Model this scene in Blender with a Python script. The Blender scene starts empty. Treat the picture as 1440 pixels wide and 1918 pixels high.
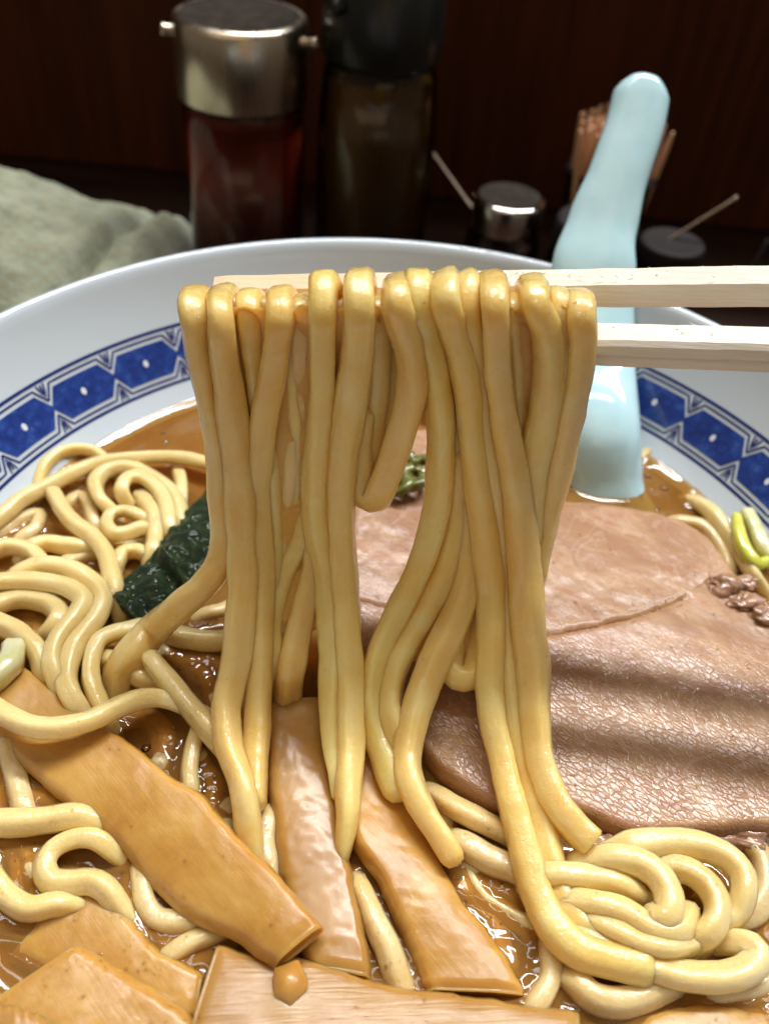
import bpy, bmesh, math, random
from mathutils import Vector, Matrix, noise
from mathutils.kdtree import KDTree
random.seed(7)
S = bpy.context.scene
COL = S.collection
U = 0.01                                   # all numbers below are centimetres

# ------------------------------------------------------------------ camera
CAM = Vector((-0.395, -10.996, 18.762))
PITCH, ROLL, FOC = math.radians(43.676), math.radians(5.673), 1657.9   # focal length in pixels of the 1440x1918 photograph
FWD = Vector((0, math.cos(PITCH), -math.sin(PITCH)))
R0, U0 = Vector((1, 0, 0)), Vector((0, math.sin(PITCH), math.cos(PITCH)))
RGT = math.cos(ROLL)*R0 + math.sin(ROLL)*U0
UPV = -math.sin(ROLL)*R0 + math.cos(ROLL)*U0
cam = bpy.data.cameras.new('camera'); co = bpy.data.objects.new('camera', cam); COL.objects.link(co)
cam.sensor_fit = 'VERTICAL'; cam.sensor_height = 36; cam.lens = 36*FOC/1918
cam.clip_start = 0.01; cam.clip_end = 50
co.matrix_world = Matrix(((RGT.x, UPV.x, -FWD.x, CAM.x*U), (RGT.y, UPV.y, -FWD.y, CAM.y*U), (RGT.z, UPV.z, -FWD.z, CAM.z*U), (0, 0, 0, 1)))
cam.dof.use_dof = True; cam.dof.focus_distance = 0.142; cam.dof.aperture_fstop = 17
S.camera = co

# ------------------------------------------------------------------ light and exposure
w = bpy.data.worlds.new('World'); S.world = w; w.use_nodes = True
w.node_tree.nodes['Background'].inputs[0].default_value = (1.0, 0.84, 0.64, 1)
w.node_tree.nodes['Background'].inputs[1].default_value = 0.15
def area(name, loc, target, sx, sy, power, col):
    l = bpy.data.lights.new(name, 'AREA'); l.shape = 'RECTANGLE'; l.size = sx*U; l.size_y = sy*U
    l.energy = power; l.color = col
    o = bpy.data.objects.new(name, l); COL.objects.link(o); o.location = Vector(loc)*U
    zz = (Vector(loc)-Vector(target)); zz.x = 0; zz.normalize(); xx = Vector((1, 0, 0)); yy = zz.cross(xx)      # tubes hang level, along the counter
    o.rotation_euler = Matrix((xx, yy, zz)).transposed().to_euler()
    return o
area('kitchen_ceiling_light', (38, 64, 118), (2, 0, 6), 130, 7, 28, (0.97, 0.98, 1.0))
area('kitchen_second_light', (-6, 44, 146), (0, 0, 6), 120, 7, 5, (0.92, 0.97, 1.0))
area('room_ceiling_light', (-40, -70, 150), (0, 4, 6), 190, 190, 6.5, (1.0, 0.78, 0.50))
S.view_settings.view_transform = 'Standard'; S.view_settings.look = 'None'
S.view_settings.exposure = 0.0; S.view_settings.gamma = 1.0
S.render.engine = 'CYCLES'
S.cycles.use_denoising = True
S.cycles.max_bounces = 10; S.cycles.transparent_max_bounces = 12; S.cycles.transmission_bounces = 8
S.cycles.caustics_reflective = False; S.cycles.caustics_refractive = False
S.cycles.sample_clamp_indirect = 4

# ------------------------------------------------------------------ helpers: measuring
def ray(px, py):
    return FWD + RGT*((px-720)/FOC) - UPV*((py-959)/FOC)
def Pz(px, py, z):
    d = ray(px, py); return CAM + d*((z-CAM.z)/d.z)
def Py(px, py, y):
    d = ray(px, py); return CAM + d*((y-CAM.y)/d.y)
def depth(p): return (p-CAM).dot(FWD)
ZB = 5.212                                  # broth level
def catmull(P, step=0.12):
    P = [Vector(p) for p in P]
    if len(P) < 3: P = [P[0], (P[0]+P[-1])/2, P[-1]]
    Q = [2*P[0]-P[1]] + P + [2*P[-1]-P[-2]]
    out = []
    for i in range(1, len(Q)-2):
        a, b, c, d = Q[i-1], Q[i], Q[i+1], Q[i+2]
        n = max(2, int(math.ceil((c-b).length/step)))
        for k in range(n):
            t = k/n
            out.append(0.5*((2*b)+(c-a)*t+(2*a-5*b+4*c-d)*t*t+(3*b-a-3*c+d)*t*t*t))
    out.append(P[-1]); return out
def lerp_list(L, t):
    x = t*(len(L)-1); i = min(int(x), len(L)-2); f = x-i
    return L[i]*(1-f)+L[i+1]*f

# ------------------------------------------------------------------ helpers: objects
def obj(name, verts, faces, mat, parent=None, smooth=True, attr=None):
    """ONE mesh object from centimetre vertices; its origin sits at the bottom centre of its bounds"""
    me = bpy.data.meshes.new(name)
    V = [Vector(v) for v in verts]
    if parent is not None:
        org = Vector(parent.location)/U; q = parent.parent
        while q is not None: org += Vector(q.location)/U; q = q.parent
    else:
        lo = [min(v[i] for v in V) for i in range(3)]; hi = [max(v[i] for v in V) for i in range(3)]
        org = Vector(((lo[0]+hi[0])/2, (lo[1]+hi[1])/2, lo[2]))
    me.from_pydata([(v-org)*U for v in V], [], faces); me.update()
    if smooth:
        for p in me.polygons: p.use_smooth = True
    if attr:
        a = me.attributes.new('edge', 'FLOAT', 'POINT')
        a.data.foreach_set('value', attr)
    me.materials.append(mat)
    o = bpy.data.objects.new(name, me); COL.objects.link(o)
    if parent is not None: o.parent = parent          # parents carry only a location, so the child's own stays zero
    else: o.location = org*U
    return o
def tag(o, label=None, cat=None, group=None, kind=None):
    if label: o['label'] = label
    if cat: o['category'] = cat
    if group: o['group'] = group
    if kind: o['kind'] = kind
    return o
def thing(name, loc, label, cat, group=None):
    o = bpy.data.objects.new(name, None); COL.objects.link(o); o.location = Vector(loc)*U
    o.empty_display_size = 0.01
    return tag(o, label, cat, group)
def lathe(profile, c, n=64, axis=None):
    """profile (r, h) turned round the vertical through c (or round axis)"""
    ax = Vector(axis).normalized() if axis else Vector((0, 0, 1))
    e1 = ax.orthogonal().normalized() if axis else Vector((1, 0, 0)); e2 = ax.cross(e1)
    V, F = [], []
    c = Vector(c)
    for r, h in profile:
        for k in range(n):
            a = 2*math.pi*k/n
            V.append(c+ax*h+(e1*math.cos(a)+e2*math.sin(a))*max(r, 1e-4))
    for i in range(len(profile)-1):
        for k in range(n):
            F.append((i*n+k, i*n+(k+1) % n, (i+1)*n+(k+1) % n, (i+1)*n+k))
    return V, F
def oval(V): return [Vector((v.x, v.y*1.085 if v.y < 0 else v.y, v.z)) for v in V]
def tube(path, rad, n=14, square=0.12, rough=0.0, seed=0.0, flat_end=False, twist=0.0, ecc=0.0):
    """rounded tube swept along a path; rad is a number or a function of (t, point)"""
    V, F = [], []; m = len(path)
    T = [(path[min(i+1, m-1)]-path[max(i-1, 0)]).normalized() for i in range(m)]
    nrm = T[0].orthogonal().normalized()
    zc = Vector((0, 0, 1)); nn = zc-T[0]*zc.dot(T[0])
    if nn.length > 0.2: nrm = nn.normalized()
    rings = []
    for i in range(m):
        nrm = (nrm-T[i]*nrm.dot(T[i])).normalized(); b = T[i].cross(nrm)
        t = i/(m-1); r = rad(t, path[i]) if callable(rad) else rad
        rings.append((path[i], nrm.copy(), b, r, T[i]))
    cap = [(-0.62, 0.72), (-0.25, 0.94)] if not flat_end else [(-0.12, 0.86), (-0.03, 0.97)]
    full = []
    p, a, b, r, tt = rings[0]
    for d, s in cap: full.append((p+tt*(r*(d+0.0)), a, b, r*s))
    for p, a, b, r, tt in rings: full.append((p, a, b, r))
    p, a, b, r, tt = rings[-1]
    for d, s in reversed(cap): full.append((p-tt*(r*d), a, b, r*s))
    for j, (p, a, b, r) in enumerate(full):
        ph = twist*j*0.02
        for k in range(n):
            an = 2*math.pi*k/n
            q = 1+square*math.cos(4*(an+ph))*-0.5
            d = a*math.cos(an)+b*math.sin(an)
            if ecc: q *= 1+ecc*math.cos(2*(an-1.1*math.sin(seed+j*0.045)-seed))
            rr = r*q
            if rough: 
                pp = p+d*r
                rr *= 1+rough*(noise.noise(pp*1.6+Vector((seed, 0, 0)))+0.45*noise.noise(pp*5.0+Vector((0, seed, 0))))
            V.append(p+d*rr)
    M = len(full)
    for j in range(M-1):
        for k in range(n):
            F.append((j*n+k, j*n+(k+1) % n, (j+1)*n+(k+1) % n, (j+1)*n+k))
    V.append(full[0][0]-T[0]*(full[0][3]*0.25 if not flat_end else 0)); V.append(full[-1][0]+T[-1]*(full[-1][3]*0.25 if not flat_end else 0))
    for k in range(n):
        F.append((len(V)-2, (k+1) % n, k)); F.append((len(V)-1, (M-1)*n+k, (M-1)*n+(k+1) % n))
    return V, F
EDGE_PTS = []                                # where toppings meet the broth
def slab(A, B, thick, M=60, N=18, crown=0.0, bump=0.0, fr=1.2, seed=0.0, ragged=0.0, edge_r=0.10, disp=None, fine=0.0, end_r=None):
    """solid slice lofted between two edge curves A and B (lists of points); rounded sides, closed ends.
    edge attribute: 0 on the top face, 1 on the sides and the underside"""
    A = catmull(A, 0.1); B = catmull(B, 0.1)
    er = min(edge_r, thick/2)
    prof = []                                 # (v across 0..1, dz, edge)
    for k in range(N+1): prof.append((k/N, 0.0, 0.0))
    prof_side = [(1, -0.25, 0.6), (1, -0.5, 1), (1, -0.8, 1)]
    V, F, E = [], [], []
    for i in range(M+1):
        u = i/M
        a, b = lerp_list(A, u), lerp_list(B, u)
        if ragged:
            j = Vector((u*9+seed, seed*1.7, 0))
            across = (b-a).normalized()
            a = a+across*(ragged*noise.noise(j*1.3)+0.5*ragged*noise.noise(j*4.1)); b = b+across*(ragged*noise.noise(j*1.3+Vector((50, 0, 0)))+0.5*ragged*noise.noise(j*4.1+Vector((50, 0, 0))))
        w_ = (b-a); L = w_.length; d = w_/L
        eu = 0.0
        end = min(u, 1-u)*M
        endk = (1 if end >= 2 else (0.55 if end >= 1 else 0.0))     # tuck the ends down
        row = []
        for k in range(N+1):
            v = k/N
            p = a+w_*v
            z = crown*(1-(2*v-1)**2)
            if bump: z += bump*(noise.noise(p*fr+Vector((seed, 0, 9)))+0.5*noise.noise(p*fr*2.7+Vector((seed, 4, 0))))
            if fine: z += fine*noise.noise(p*9+Vector((seed, 0, 0)))
            if disp: z += disp(p, u, v)
            dv = min(v, 1-v)*L
            rr = er
            if dv < rr: z -= rr*0.75*(1-math.sqrt(max(0, 1-(1-dv/rr)**2)))
            e_ = max(0, 1-dv/0.13)
            z -= er*0.5*(1-endk)
            row.append((p+Vector((0, 0, z)), max(e_, 1.0-endk if end < 2 else 0)))
        pl, pr = row[0][0], row[-1][0]
        for q in (pl, pr):
            if q.z-thick < ZB+.05: EDGE_PTS.append(Vector((q.x, q.y, ZB)))
        loop = list(row)
        loop += [(pr+Vector((0, 0, -thick*0.35))+d*0.05, 1), (pr+Vector((0, 0, -thick*0.8))+d*0.02, 1)]
        zb = -thick
        loop += [(pr+Vector((0, 0, zb))-d*min(.1, L*.2), 1), (pl+Vector((0, 0, zb))+d*min(.1, L*.2), 1)]
        loop += [(pl+Vector((0, 0, -thick*0.8))-d*0.02, 1), (pl+Vector((0, 0, -thick*0.35))-d*0.05, 1)]
        for p, e_ in loop: V.append(p); E.append(e_)
    n = N+1+6
    for i in range(M):
        for k in range(n):
            F.append((i*n+k, i*n+(k+1) % n, (i+1)*n+(k+1) % n, (i+1)*n+k))
    F.append(tuple(range(n))); F.append(tuple(M*n+k for k in range(n-1, -1, -1)))
    return V, F, E
def blob(c, r, seed, amp=0.3, fr=1.0, sub=3, flat=1.0):
    bm = bmesh.new(); bmesh.ops.create_icosphere(bm, subdivisions=sub, radius=1)
    V = []
    for v in bm.verts:
        d = v.co.normalized(); k = 1+amp*noise.noise(d*fr+Vector((seed, seed*.7, 0)))+amp*.4*noise.noise(d*fr*3+Vector((0, seed, 2)))
        V.append(Vector(c)+Vector((d.x*r[0], d.y*r[1], d.z*r[2]*flat))*k)
    F = [tuple(v.index for v in f.verts) for f in bm.faces]; bm.free()
    return V, F

bm = bmesh.new(); bmesh.ops.create_icosphere(bm, subdivisions=1, radius=1); IV = [v.co.copy() for v in bm.verts]; IF = [tuple(v.index for v in f.verts) for f in bm.faces]; bm.free()
def bead(p, r, fl, V, F):
    b = len(V)
    for v in IV: V.append(p+Vector((v.x*r, v.y*r, v.z*r*fl)))
    for f in IF: F.append(tuple(b+i for i in f))

# ------------------------------------------------------------------ helpers: materials
class NT:
    def __init__(s, name):
        s.m = bpy.data.materials.new(name); s.m.use_nodes = True; s.t = s.m.node_tree
        s.b = s.t.nodes['Principled BSDF']; s.out = s.t.nodes['Material Output']
        g = s.t.nodes.new('ShaderNodeNewGeometry')
        mp = s.t.nodes.new('ShaderNodeVectorMath'); mp.operation = 'SCALE'; mp.inputs['Scale'].default_value = 100
        s.l(g.outputs['Position'], mp.inputs[0]); s.pos = mp.outputs[0]
    def l(s, a, b): s.t.links.new(a, b)
    def n(s, typ, **kw):
        x = s.t.nodes.new(typ)
        for k, v in kw.items(): setattr(x, k, v)
        return x
    def stretch(s, sc, rot=(0, 0, 0)):
        m = s.n('ShaderNodeMapping', vector_type='TEXTURE'); m.inputs['Scale'].default_value = tuple(1/q for q in sc); m.inputs['Rotation'].default_value = rot
        s.l(s.pos, m.inputs[0]); return m.outputs[0]
    def noise(s, scale, detail=4, vec=None, rough=0.55, dist=0.0):
        x = s.n('ShaderNodeTexNoise'); x.inputs['Scale'].default_value = scale; x.inputs['Detail'].default_value = detail
        x.inputs['Roughness'].default_value = rough; x.inputs['Distortion'].default_value = dist
        s.l(vec or s.pos, x.inputs['Vector']); return x.outputs[0]
    def ramp(s, f, stops):
        r = s.n('ShaderNodeValToRGB'); e = r.color_ramp.elements
        while len(e) < len(stops): e.new(0.5)
        for k, (p, c) in enumerate(stops):
            e[k].position = p; e[k].color = (c if isinstance(c, tuple) else (c, c, c))+(1,)
        s.l(f, r.inputs[0]); return r.outputs[0]
    def mix(s, f, a, b, mode='MIX'):
        x = s.n('ShaderNodeMix', data_type='RGBA', blend_type=mode)
        for i, v in ((0, f), (6, a), (7, b)):
            if isinstance(v, (int, float)): x.inputs[i].default_value = v
            elif isinstance(v, tuple): x.inputs[i].default_value = v+(1,)
            else: s.l(v, x.inputs[i])
        return x.outputs[2]
    def math(s, op, a, b=0.0):
        x = s.n('ShaderNodeMath', operation=op)
        for i, v in enumerate((a, b)):
            if isinstance(v, (int, float)): x.inputs[i].default_value = v
            else: s.l(v, x.inputs[i])
        return x.outputs[0]
    def bump(s, h, strength, dist, prev=None):
        x = s.n('ShaderNodeBump'); x.inputs['Strength'].default_value = strength; x.inputs['Distance'].default_value = dist*U
        s.l(h, x.inputs['Height'])
        if prev: s.l(prev, x.inputs['Normal'])
        return x.outputs[0]
    def attr(s, name):
        a = s.n('ShaderNodeAttribute'); a.attribute_name = name; return a.outputs['Fac']
    def set(s, **kw):
        for k, v in kw.items():
            i = s.b.inputs[k.replace('_', ' ')]
            if isinstance(v, (int, float)): i.default_value = v
            elif isinstance(v, tuple): i.default_value = v+(1,) if len(v) == 3 and i.type == 'RGBA' else v
            else: s.l(v, i)
        return s
def simple(name, col, rough=0.5, **kw):
    n = NT(name); n.set(Base_Color=col, Roughness=rough, **kw); return n.m

# porcelain
n = NT('porcelain'); n.set(Base_Color=(0.56, 0.635, 0.70), Roughness=0.12, Coat_Weight=0.6, Coat_Roughness=0.03)
n.set(Normal=n.bump(n.noise(0.9, 2), 0.25, 0.05)); PORC = n.m
n = NT('cobalt_glaze')
wash = n.noise(3.2, 5, rough=0.6); 
n.set(Base_Color=n.ramp(wash, [(0.3, (0.009, 0.026, 0.165)), (0.52, (0.014, 0.046, 0.26)), (0.74, (0.04, 0.11, 0.40))]), Roughness=0.12, Coat_Weight=0.6, Coat_Roughness=0.03); BLUE = n.m
DBLUE = simple('cobalt_line', (0.010, 0.026, 0.17), 0.12, Coat_Weight=0.6, Coat_Roughness=0.03)
WHITEDOT = simple('porcelain_dot', (0.72, 0.78, 0.82), 0.12, Coat_Weight=0.6)
n = NT('celadon'); n.set(Base_Color=n.ramp(n.noise(1.5, 3), [(0.3, (0.47, 0.71, 0.78)), (0.7, (0.53, 0.77, 0.83))]), Roughness=0.10, Coat_Weight=0.7, Coat_Roughness=0.03, Subsurface_Weight=0.15, Subsurface_Scale=0.002)
n.set(Normal=n.bump(n.noise(1.3, 2), 0.2, 0.04)); CEL = n.m

# noodles
def noodle_mat(name, c1, c2, c3, sss=0.0, thru=0.42):
    n = NT(name)
    f = n.noise(1.1, 3); sp = n.noise(26, 2)
    c = n.ramp(f, [(0.28, c1), (0.52, c2), (0.75, c3)])
    c = n.mix(n.ramp(n.noise(4.2, 3, dist=2.2), [(0.482, 0.0), (0.50, 0.30), (0.518, 0.0)]), c, (0.95, 0.84, 0.60))
    c = n.mix(n.ramp(n.noise(0.55, 2), [(0.35, 0.35), (0.60, 0.0)]), c, c1)
    oi = n.n('ShaderNodeObjectInfo')
    hv = n.n('ShaderNodeHueSaturation'); n.l(c, hv.inputs['Color'])
    n.l(n.math('ADD', n.math('MULTIPLY', oi.outputs['Random'], 0.16), 0.92), hv.inputs['Value'])
    fleck = n.ramp(n.noise(7.5, 1), [(0.80, 0.0), (0.83, 1.0)])
    col = n.mix(n.math('MULTIPLY', fleck, 0.5), hv.outputs[0], (0.25, 0.13, 0.04))
    n.set(Base_Color=col, Roughness=0.32, IOR=1.40, Subsurface_Weight=sss, Subsurface_Radius=(1.0, 0.96, 0.85), Subsurface_Scale=0.0020,
          Coat_Weight=1.0, Coat_Roughness=0.09, Coat_IOR=1.48)
    h = n.bump(n.noise(4.5, 4, rough=0.6), 0.5, 0.045)
    h2 = n.bump(sp, 0.25, 0.008, h)
    film = n.bump(n.noise(9, 3, dist=0.6), 0.5, 0.026, n.bump(n.ramp(n.noise(9, 3, dist=1.2), [(0.50, 0.0), (0.55, 1.0), (0.60, 0.0)]), 0.35, 0.010, h2))
    n.set(Normal=h2, Coat_Normal=film)
    # wet dough lets light through: part of what falls on one side comes out of the other
    tl = n.n('ShaderNodeBsdfTranslucent'); n.l(n.mix(1.0, col, (1.0, 0.93, 0.66), 'MULTIPLY'), tl.inputs[0]); n.l(h2, tl.inputs['Normal'])
    ms = n.n('ShaderNodeMixShader'); ms.inputs[0].default_value = thru; n.l(n.b.outputs[0], ms.inputs[1]); n.l(tl.outputs[0], ms.inputs[2]); n.l(ms.outputs[0], n.out.inputs[0])
    return n.m
NOOD = noodle_mat('noodle_dough', (0.79, 0.59, 0.225), (0.83, 0.655, 0.285), (0.87, 0.72, 0.36), 1.0, 0.06)
NOODL = noodle_mat('noodle_dough_lifted', (0.92, 0.62, 0.175), (0.945, 0.695, 0.245), (0.965, 0.775, 0.345), 1.0, 0.18)  # same dough, with the backlit amber of the lifted strands put into its colour
NOODP = noodle_mat('noodle_soaked', (0.70, 0.50, 0.20), (0.76, 0.57, 0.26), (0.81, 0.64, 0.33), 0.8, 0.1)
FILM = noodle_mat('starchy_film', (0.88, 0.53, 0.07), (0.90, 0.585, 0.10), (0.93, 0.64, 0.15), 0.6, 0.45)  # clinging film; the amber glow of the gaps is put into its colour

# menma
n = NT('bamboo_shoot')
st = n.noise(1.0, 5, n.stretch((0.8, 15, 3), (0, 0, math.radians(-43))), rough=0.6)
c = n.ramp(n.noise(0.8, 5, dist=0.8), [(0.3, (0.41, 0.195, 0.032)), (0.48, (0.51, 0.270, 0.055)), (0.70, (0.60, 0.365, 0.10))])
c = n.mix(n.ramp(st, [(0.38, 0.14), (0.62, 0.0)]), c, (0.50, 0.23, 0.055))
spot = n.ramp(n.noise(2.1, 2), [(0.70, 0.0), (0.76, 1.0)])
c = n.mix(n.math('MULTIPLY', spot, 0.5), c, (0.62, 0.36, 0.02))
n.set(Base_Color=c, Roughness=0.30, Subsurface_Weight=0.8, Subsurface_Radius=(1, 0.45, 0.12), Subsurface_Scale=0.003, Specular_IOR_Level=0.3, Coat_Weight=0.45, Coat_Roughness=0.09)
h = n.bump(st, 0.22, 0.018); h = n.bump(n.noise(12, 3), 0.3, 0.010, h); n.set(Normal=h)
film = n.bump(n.noise(17, 4, rough=.7), 0.7, 0.016, h); n.set(Coat_Normal=film); MENMA = n.m
def menma_fibre(name, rotz, kb=1.0):
    n = NT(name)
    st = n.noise(1.0, 5, n.stretch((0.7, 15, 3), (0, 0, rotz)), rough=0.6)
    c = n.ramp(n.noise(0.9, 4), [(0.3, (0.36, 0.175, 0.034)), (0.5, (0.42, 0.225, 0.052)), (0.72, (0.48, 0.285, 0.082))])
    c = n.mix(n.ramp(st, [(0.36, 0.18), (0.60, 0.0)]), c, (0.46, 0.22, 0.05))
    n.set(Base_Color=c, Roughness=0.28, Subsurface_Weight=0.8, Subsurface_Radius=(1, 0.45, 0.12), Subsurface_Scale=0.004, Specular_IOR_Level=0.3+0.2*kb, Coat_Weight=0.3*kb+.1, Coat_Roughness=0.08)
    h = n.bump(st, 0.45*kb, 0.03); n.set(Normal=h, Coat_Normal=n.bump(n.noise(18, 4, rough=.7), 0.9*kb, 0.02, h)); return n.m
MENMAF = menma_fibre('bamboo_shoot_fibrous', math.radians(8))
MENMAV = menma_fibre('bamboo_shoot_lengthwise', math.radians(82), 0.15)

# pork
n = NT('braised_pork')
grain = n.noise(1.0, 6, n.stretch((1.3, 6, 3), (0, 0, math.radians(-24))), rough=0.65)
big = n.noise(0.7, 5, n.stretch((0.8, 1.7, 1), (0, 0, math.radians(-20))), dist=0.9)
c = n.ramp(big, [(0.30, (0.35, 0.160, 0.075)), (0.46, (0.38, 0.205, 0.092)), (0.58, (0.48, 0.29, 0.15)), (0.72, (0.41, 0.185, 0.105))])
c = n.mix(n.ramp(grain, [(0.38, 0.45), (0.60, 0.0)]), c, (0.33, 0.165, 0.10))
sinew = n.ramp(n.noise(0.75, 3, dist=1.6), [(0.47, 0.0), (0.50, 0.22), (0.53, 0.0)])
c = n.mix(sinew, c, (0.68, 0.52, 0.40))
crack = n.ramp(n.noise(1.15, 2, dist=0.8), [(0.495, 0.0), (0.50, 0.5), (0.505, 0.0)])
c = n.mix(crack, c, (0.17, 0.06, 0.03))
c = n.mix(n.attr('edge'), c, (0.30, 0.14, 0.05))
sep = n.n('ShaderNodeSeparateXYZ'); n.l(n.pos, sep.inputs[0])
hide = n.ramp(n.math('ADD', n.math('MULTIPLY', n.math('SUBTRACT', 0.4, sep.outputs[1]), 0.35), n.math('MULTIPLY', n.noise(0.8, 3), 0.6)), [(0.35, 0.15), (0.75, 1.0)])   # the near part has a drier, leathery skin
n.set(Base_Color=c, Roughness=0.45, Specular_IOR_Level=0.25, Subsurface_Weight=0.35, Subsurface_Radius=(1, 0.4, 0.25), Subsurface_Scale=0.002, Coat_Weight=n.math('ADD', 0.4, n.math('MULTIPLY', hide, 0.6)), Coat_Roughness=0.20, Coat_IOR=1.42)
v = n.n('ShaderNodeTexVoronoi', feature='DISTANCE_TO_EDGE'); v.inputs['Scale'].default_value = 1.0; n.l(n.mix(0.06, n.stretch((6.0, 12.0, 6), (0, 0, math.radians(-40))), n.noise(3.0, 3), 'ADD'), v.inputs['Vector'])
plates = n.ramp(v.outputs['Distance'], [(0.0, 0.0), (0.10, 0.75), (0.30, 1.0)])
c = n.mix(n.math('MULTIPLY', n.math('SUBTRACT', 1.0, plates), n.math('MULTIPLY', hide, 0.35)), c, (0.16, 0.07, 0.035))
lea = n.math('MULTIPLY', plates, hide); h = n.bump(lea, 0.5, 0.012); h = n.bump(n.noise(5, 5, rough=.65), 0.25, 0.03, h); h = n.bump(grain, 0.55, 0.04, h); h = n.bump(crack, -0.6, 0.05, h); n.set(Normal=h)
n.set(Coat_Normal=n.bump(n.noise(9, 4, rough=.6), 0.35, 0.016, n.bump(lea, 0.5, 0.012))); PORK = n.m
n = NT('pork_scrap'); n.set(Base_Color=n.ramp(n.noise(3, 4), [(0.3, (0.22, 0.09, 0.04)), (0.7, (0.44, 0.25, 0.14))]), Roughness=0.3, Coat_Weight=0.8, Coat_Roughness=0.1)
n.set(Normal=n.bump(n.noise(6, 4), 0.8, 0.06)); SCRAP = n.m

# nori
n = NT('seaweed')
f = n.noise(5, 6, rough=0.7); 
c = n.ramp(f, [(0.35, (0.005, 0.014, 0.005)), (0.52, (0.016, 0.036, 0.009)), (0.70, (0.055, 0.085, 0.016))])
n.set(Base_Color=c, Roughness=0.5, Specular_IOR_Level=0.2, Coat_Weight=0.25, Coat_Roughness=0.1)
h = n.bump(n.noise(7, 6, rough=0.8), 1.0, 0.10); h = n.bump(n.noise(2.2, 3), 0.6, 0.15, h); n.set(Normal=h); NORI = n.m
n = NT('scallion_green'); n.set(Base_Color=n.ramp(n.noise(2.5, 3), [(0.3, (0.50, 0.52, 0.03)), (0.7, (0.66, 0.64, 0.12))]), Roughness=0.25, Subsurface_Weight=0.5, Subsurface_Radius=(0.5, 1, 0.2), Subsurface_Scale=0.002, Coat_Weight=0.6)
SCAL = n.m
n = NT('scallion_pale'); n.set(Base_Color=n.ramp(n.noise(2.5, 3), [(0.3, (0.62, 0.60, 0.30)), (0.7, (0.74, 0.70, 0.44))]), Roughness=0.25, Subsurface_Weight=0.6, Subsurface_Radius=(0.8, 1, 0.4), Subsurface_Scale=0.002, Coat_Weight=0.6)
SCALP = n.m
n = NT('scallion_dark'); n.set(Base_Color=n.ramp(n.noise(3, 3), [(0.3, (0.07, 0.08, 0.01)), (0.7, (0.20, 0.20, 0.03))]), Roughness=0.3, Coat_Weight=0.6); SCALD = n.m

# chopstick wood
n = NT('raw_aspen')
gr = n.noise(1.0, 6, n.stretch((0.5, 14, 14), (0, 0, 0)), rough=0.65)
c = n.ramp(gr, [(0.33, (0.74, 0.67, 0.56)), (0.5, (0.80, 0.745, 0.645)), (0.7, (0.84, 0.79, 0.70))])
c = n.mix(n.ramp(n.noise(0.5, 2), [(0.5, 0.0), (0.75, 0.2)]), c, (0.74, 0.60, 0.42))
sep = n.n('ShaderNodeSeparateXYZ'); n.l(n.pos, sep.inputs[0])
c = n.mix(n.ramp(n.math('ADD', n.math('MULTIPLY', sep.outputs[0], -0.25), 0.5), [(0.55, 0.0), (0.85, 0.7)]), c, (0.80, 0.55, 0.31))     # broth soaked into the tips
n.set(Base_Color=c, Roughness=0.62, Subsurface_Weight=0.12, Subsurface_Scale=0.001); n.set(Normal=n.bump(gr, 0.6, 0.02)); WOOD = n.m

# broth: a murky skin over an opaque body
n = NT('broth_skin')
tr = n.n('ShaderNodeBsdfTransparent'); tr.inputs[0].default_value = (0.97, 0.70, 0.34, 1)
df = n.n('ShaderNodeBsdfDiffuse'); n.l(n.ramp(n.noise(0.8, 4, dist=0.5), [(0.3, (0.36, 0.165, 0.034)), (0.7, (0.48, 0.25, 0.062))]), df.inputs[0])
gl = n.n('ShaderNodeBsdfGlossy'); gl.inputs['Roughness'].default_value = 0.05
h = n.bump(n.noise(1.2, 2), 0.12, 0.05)
n.l(h, gl.inputs['Normal']); fr = n.n('ShaderNodeFresnel'); fr.inputs[0].default_value = 1.33; n.l(h, fr.inputs['Normal'])
m1 = n.n('ShaderNodeMixShader'); m1.inputs[0].default_value = 0.44; n.l(tr.outputs[0], m1.inputs[1]); n.l(df.outputs[0], m1.inputs[2])
m2 = n.n('ShaderNodeMixShader'); n.l(fr.outputs[0], m2.inputs[0]); n.l(m1.outputs[0], m2.inputs[1]); n.l(gl.outputs[0], m2.inputs[2])
n.l(m2.outputs[0], n.out.inputs[0]); BROTH = n.m
n = NT('broth_body'); n.set(Base_Color=n.ramp(n.noise(0.7, 4), [(0.3, (0.15, 0.054, 0.008)), (0.7, (0.26, 0.105, 0.018))]), Roughness=0.9, Specular_IOR_Level=0.0); BROTHB = n.m
n = NT('oil'); tr = n.n('ShaderNodeBsdfTransparent'); tr.inputs[0].default_value = (1.0, 0.93, 0.78, 1)
gl = n.n('ShaderNodeBsdfGlossy'); gl.inputs['Roughness'].default_value = 0.08; fr = n.n('ShaderNodeFresnel'); fr.inputs[0].default_value = 1.6
m1 = n.n('ShaderNodeMixShader'); n.l(fr.outputs[0], m1.inputs[0]); n.l(tr.outputs[0], m1.inputs[1]); n.l(gl.outputs[0], m1.inputs[2]); n.l(m1.outputs[0], n.out.inputs[0]); OIL = n.m

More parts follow.
